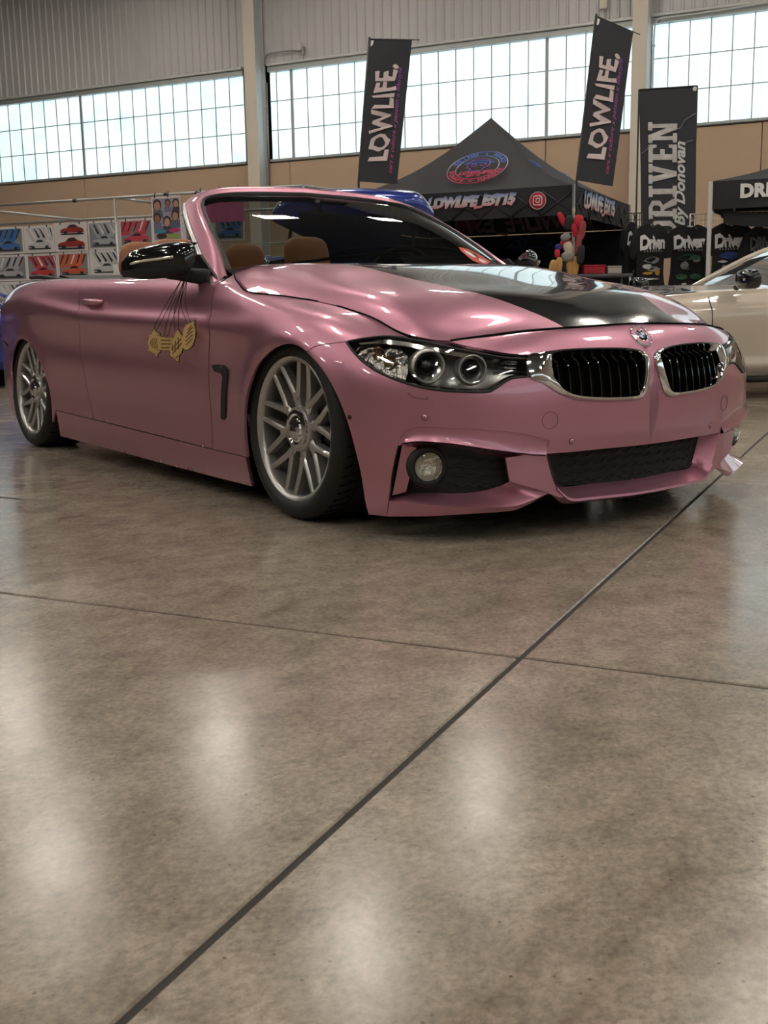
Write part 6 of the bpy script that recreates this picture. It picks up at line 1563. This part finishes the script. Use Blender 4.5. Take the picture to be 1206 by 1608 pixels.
# pink cloth behind the windscreen header
A = on_rack((308, 302.5), .03)+rk0; B = on_rack((382, 298), .03)+rk0; wv = (B-A)@re_
o = empty('pink_cloth', A-UP*.35, 0, 'bright pink cloth strip hung on the rack rail above the windscreen', 'cloth'); mb = MB(); mb.grid(np.array([[re_*wv*q+UP*(.35-.02*q*0-z)+rn*.012*math.sin(q*20+z*9) for q in np.linspace(0, 1, 24)] for z in np.linspace(0, .35, 6)]), True); mb.build('cloth', mat('pink_cloth_dye', (.60, .14, .33), .7), o)
for q in (.1, .5, .9): mb = MB(); mb.tube([re_*wv*q+UP*.34+rn*.02, re_*wv*q+UP*.40+rn*.0], .008, 6); mb.build('clip', PD, o)

# ---- background cars: a plain saloon builder
M_GLASSB = mat('dark_car_glass', (.01, .011, .012), .05, coat=1.)
def saloon(name, loc, yaw, label, paint, lid=False, hood_m=None, mirror_m=None, silh=None):
    """x forward, y left; origin on the floor under the front axle"""
    o = empty(name, loc, yaw, label, 'car')
    xs_ = [-3.72, -3.66, -3.4, -2.75, -2.0, -1.2, -.55, 0, .4, .65, .80, .86]
    W_ = [.55, .70, .84, .90, .90, .90, .90, .90, .87, .80, .66, .45]
    zb = [.30, .25, .22, .20, .19, .19, .19, .20, .20, .20, .22, .28]
    zs = [.86, .93, .97, .985, .96, .94, .92, .88, .82, .76, .70, .60]
    zc = [.93, .985, 1.02, 1.04, 1.02, 1.0, 1.0, .97, .91, .84, .76, .64]
    Gd = []
    for x_, w_, a, s_, c in zip(xs_, W_, zb, zs, zc):
        half = [(x_, -w_*.93, a), (x_, -w_*.985, a+.10), (x_, -w_*.97, a+.2*(s_-a)+.04), (x_, -w_, a+.55*(s_-a)), (x_, -w_*.99, a+.80*(s_-a)), (x_, -w_*.955, a+.86*(s_-a)), (x_, -w_*.90, s_), (x_, -w_*.78, s_+.35*(c-s_)), (x_, -w_*.4, s_+.88*(c-s_)), (x_, 0, c)]
        Gd.append(half+[(x, -y, z) for x, y, z in half[-2::-1]])
    Gd = np.array(Gd); n_ = Gd.shape[1]
    L_ = np.array(xs_); sm = nspline(L_, Gd.reshape(len(xs_), -1))
    XX = np.unique(np.r_[np.linspace(-3.72, .86, 110)]); Gf = np.stack([pchip(L_, Gd.reshape(len(xs_), -1)[:, k])(XX) for k in range(n_*3)], 1).reshape(len(XX), n_, 3)
    vv_ = np.linspace(0, n_-1, 64); Gf = nspline(np.arange(n_), Gf.transpose(1, 0, 2).reshape(n_, -1))(vv_).reshape(64, len(XX), 3).transpose(1, 0, 2)
    # cut the wheel openings
    a_, b_ = Gf.shape[:2]; keep = []
    for i in range(a_-1):
        for j in range(b_-1):
            q = (Gf[i, j]+Gf[i+1, j+1])/2
            if abs(q[1]) > .72 and (np.hypot(q[0], q[2]-.31) < .36 or np.hypot(q[0]+2.75, q[2]-.31) < .36): continue
            keep.append((i*b_+j, (i+1)*b_+j, (i+1)*b_+j+1, i*b_+j+1))
    mb = MB(); mb.add(Gf.reshape(-1, 3), keep, True); mb.add(Gf[0], [tuple(range(b_))]); mb.add(Gf[-1], [tuple(range(b_))]); mb.build('body', paint, o)
    # cabin: glass house, roof, pillars
    cabx = [(-3.05, 1.0), (-2.45, 1.36), (-2.0, 1.42), (-1.62, 1.37), (-1.0, .955)]
    sec = []
    for x_, z in cabx:
        t = (z-.98)/.45; sec.append([(x_, y, z-.05*(abs(y)/.7)**2.5*t) for y in np.linspace(-(.80-.20*t), .80-.20*t, 13)])
    sec = np.array(sec); sf = nspline(np.arange(5), sec.reshape(5, -1))(np.linspace(0, 4, 41)).reshape(41, 13, 3)
    def prt(nm, i0, i1, m): mb = MB(); mb.grid(sf[i0:i1+1], True); mb.build(nm, m, o)
    prt('rear_window', 1, 10, M_GLASSB); prt('roof', 10, 30, paint); prt('windscreen', 30, 40, M_GLASSB)
    for sg in (-1, 1):
        e_ = sf[:, 0 if sg < 0 else -1]; mb = MB(); low = np.array([(p[0], sg*.835, .975 if p[0] > -2.9 else .985) for p in e_])
        mb.grid(np.stack([e_+[0, sg*.002, -.02], low], 1)[3:39], True); mb.build('side_window', M_GLASSB, o)
        for i0, i1 in ((0, 10), (29, 40), (19, 21)): mb = MB(); mb.tube(e_[i0:i1+1] if i0 != 19 else np.array([e_[20], (-1.65, sg*.845, .97)]), .03 if i0 != 19 else .025, 8); mb.build('pillar', paint, o)
        mb = MB(); mb.tube(e_[10:30], .028, 8); mb.build('roof_rail', paint, o)
        mb = MB(); superblock(mb, (-.62, sg*1.0, 1.02), (.13, .24, .17), 12, .6); mb.build('mirror_cap', mirror_m or paint, o)
        mb = MB(); mb.tube([(-.60, sg*.86, .955), (-.61, sg*.94, .985)], .025, 8); mb.build('mirror_stalk', M_BLK, o)
        for x_ in (-.38, -1.62):
            sl = [Gf[np.argmin(abs(XX-x_-(.05 if k_ < 3 else 0))), k_ if sg < 0 else b_-1-k_]+[0, sg*.002, 0] for k_ in range(3, 21)]
            mb = MB(); mb.tube(sl, .0035, 5); mb.build('door_seam', M_DARK, o)
        mb = MB(); mb.bbox((-1.42, sg*.905, .80), (.20, .03, .03), .012); mb.build('door_handle', paint, o, fix=False)
        mb = MB(); mb.tube([(-2.30, sg*.90, .17), (-.45, sg*.90, .17)], .03, 8); mb.build('sill', M_BLK, o)
        for x_ in (0, -2.75):
            w = empty('wheel', (x_, sg*.86, .32)); w.parent = o
            mb = MB(); pr = [(.20, .0), (.25, -.02), (.30, -.01), (.32, .04), (.32, .17), (.30, .21), (.2, .2)]; mb.lathe([(r_, sg*-1*h_) for r_, h_ in pr], 36, 'y'); mb.build('tyre', M_RUB, w)
            mb = MB(); mb.lathe([(.215, sg*-.0), (.20, sg*-.03), (.19, sg*-.12)], 36, 'y'); mb.build('rim', M_SILVER, w)
            for k_ in range(5): a = k_*2*math.pi/5; mb = MB(); mb.tube([(.03*math.cos(a), sg*-.03, .03*math.sin(a)), (.2*math.cos(a), sg*-.015, .2*math.sin(a))], .025, 6); mb.build('spoke', M_SILVER, w)
            mb = MB(); mb.lathe([(.20, sg*-.10), (.0005, sg*-.10)], 24, 'y'); mb.build('brake_disc', M_DISC, w)
        mb = MB(); superblock(mb, (.62, sg*.62, .66), (.26, .36, .12), 12, .6); mb.build('headlamp', M_HLCH, o)
        mb = MB(); superblock(mb, (-3.60, sg*.66, .80), (.16, .34, .13), 12, .6); mb.build('tail_lamp', mat('tail_red', (.25, .01, .01), .2, coat=1.), o)
    mb = MB(); mb.bbox((.80, 0, .50), (.10, .8, .16), .02); mb.build('grille', M_BLK, o, fix=False)
    mb = MB(); mb.bbox((-1.4, 0, .22), (3.9, 1.45, .10), .02); mb.build('underbody', M_DARK, o, fix=False)
    if hood_m:
        i0 = np.argmin(abs(XX+.30)); i1 = np.argmin(abs(XX-.62)); j0, j1 = 21, 42
        mb = MB(); mb.grid(Gf[i0:i1, j0:j1]+[0, 0, .006], True); mb.build('bonnet', hood_m, o)
    return o
M_IVORY = mat('ivory_paint', (.62, .54, .45), .3, .1, 1.)
M_BLUE = mat('deep_blue_paint', (.012, .035, .26), .28, .35, 1.)
# pale saloon on the right: nose to the left, flank towards the camera
ang = math.atan2(CR[1], CR[0])
def park(px, turn, ahead, name, label, paint, zk=.86, **kw):
    """put the near flank over a photographed floor point"""
    a = ang+math.radians(turn); fx = np.array([math.cos(a), math.sin(a), 0]); lf = np.array([-fx[1], fx[0], 0])
    sp = at(px, 2, 0); s_ = 1 if lf@(CAM-sp) > 0 else -1; wc = sp-lf*s_*.92+fx*ahead
    o = saloon(name, (wc[0], wc[1], 0), a, label, paint, **kw); o.scale = (1, 1, zk); return o
park((1190, 626), 190, .78, 'pale_saloon', 'ivory saloon with black mirror and dark bonnet, cut by the right edge', M_IVORY, hood_m=M_BLKG, mirror_m=M_BLKG)
# low blue car at the left edge, tail to the right
park((24, 611), 178, 3.55, 'blue_saloon', 'deep blue car at the left edge behind the pink car', M_BLUE, zk=.84)
# blue car behind the windscreen, nose to the camera, bonnet tipped up
pb = dpt((572, 420), 7.6); a = math.atan2(-CD[1], -CD[0])+.12; fx = np.array([math.cos(a), math.sin(a), 0])
bo = saloon('blue_saloon', (pb[0]-fx[0]*.8, pb[1]-fx[1]*.8, 0), a, 'deep blue car behind the windscreen with its bonnet tipped up', M_BLUE); bo.scale = (1, 1, .86)
# the rolled leading edge is blue, the underside is dark
prof = [(.02, 1.585), (.16, 1.59), (.28, 1.575), (.345, 1.53), (.355, 1.475), (.335, 1.42), (.30, 1.395)]
lid = []
for y in np.linspace(-.60, .60, 33):
    k = abs(y)/.60; sh = max(0, k-.72)/.28
    lid.append([(x_-.10*k**2-.10*sh**2, y, (z_-.03*k**2-.11*sh**2.2*(z_-1.395)/.19)/.86) for x_, z_ in prof])
lid = np.array(lid); lid = nspline(np.arange(7), lid.transpose(1, 0, 2).reshape(7, -1))(np.linspace(0, 6, 24)).reshape(24, 33, 3)
grid_obj('raised_bonnet', lid, M_BLUE, bo, .004, (1, 0, .3))
mb = MB(); und = np.stack([lid[-1], lid[-1]*.6+np.array([-.30, 0, 1.10/.86])*.4, np.stack([np.full(33, -.55), np.linspace(-.62, .62, 33), np.full(33, .99/.86)], 1)], 0); mb.grid(und, True); mb.build('bonnet_underside', mat('navy_liner', (.006, .008, .02), .6), bo)
for y in (-.5, .5): mb = MB(); mb.tube([(-.30, y, 1.08/.86), (.20, y*.9, 1.42/.86)], .012, 6); mb.build('gas_strut', M_BLK, bo)
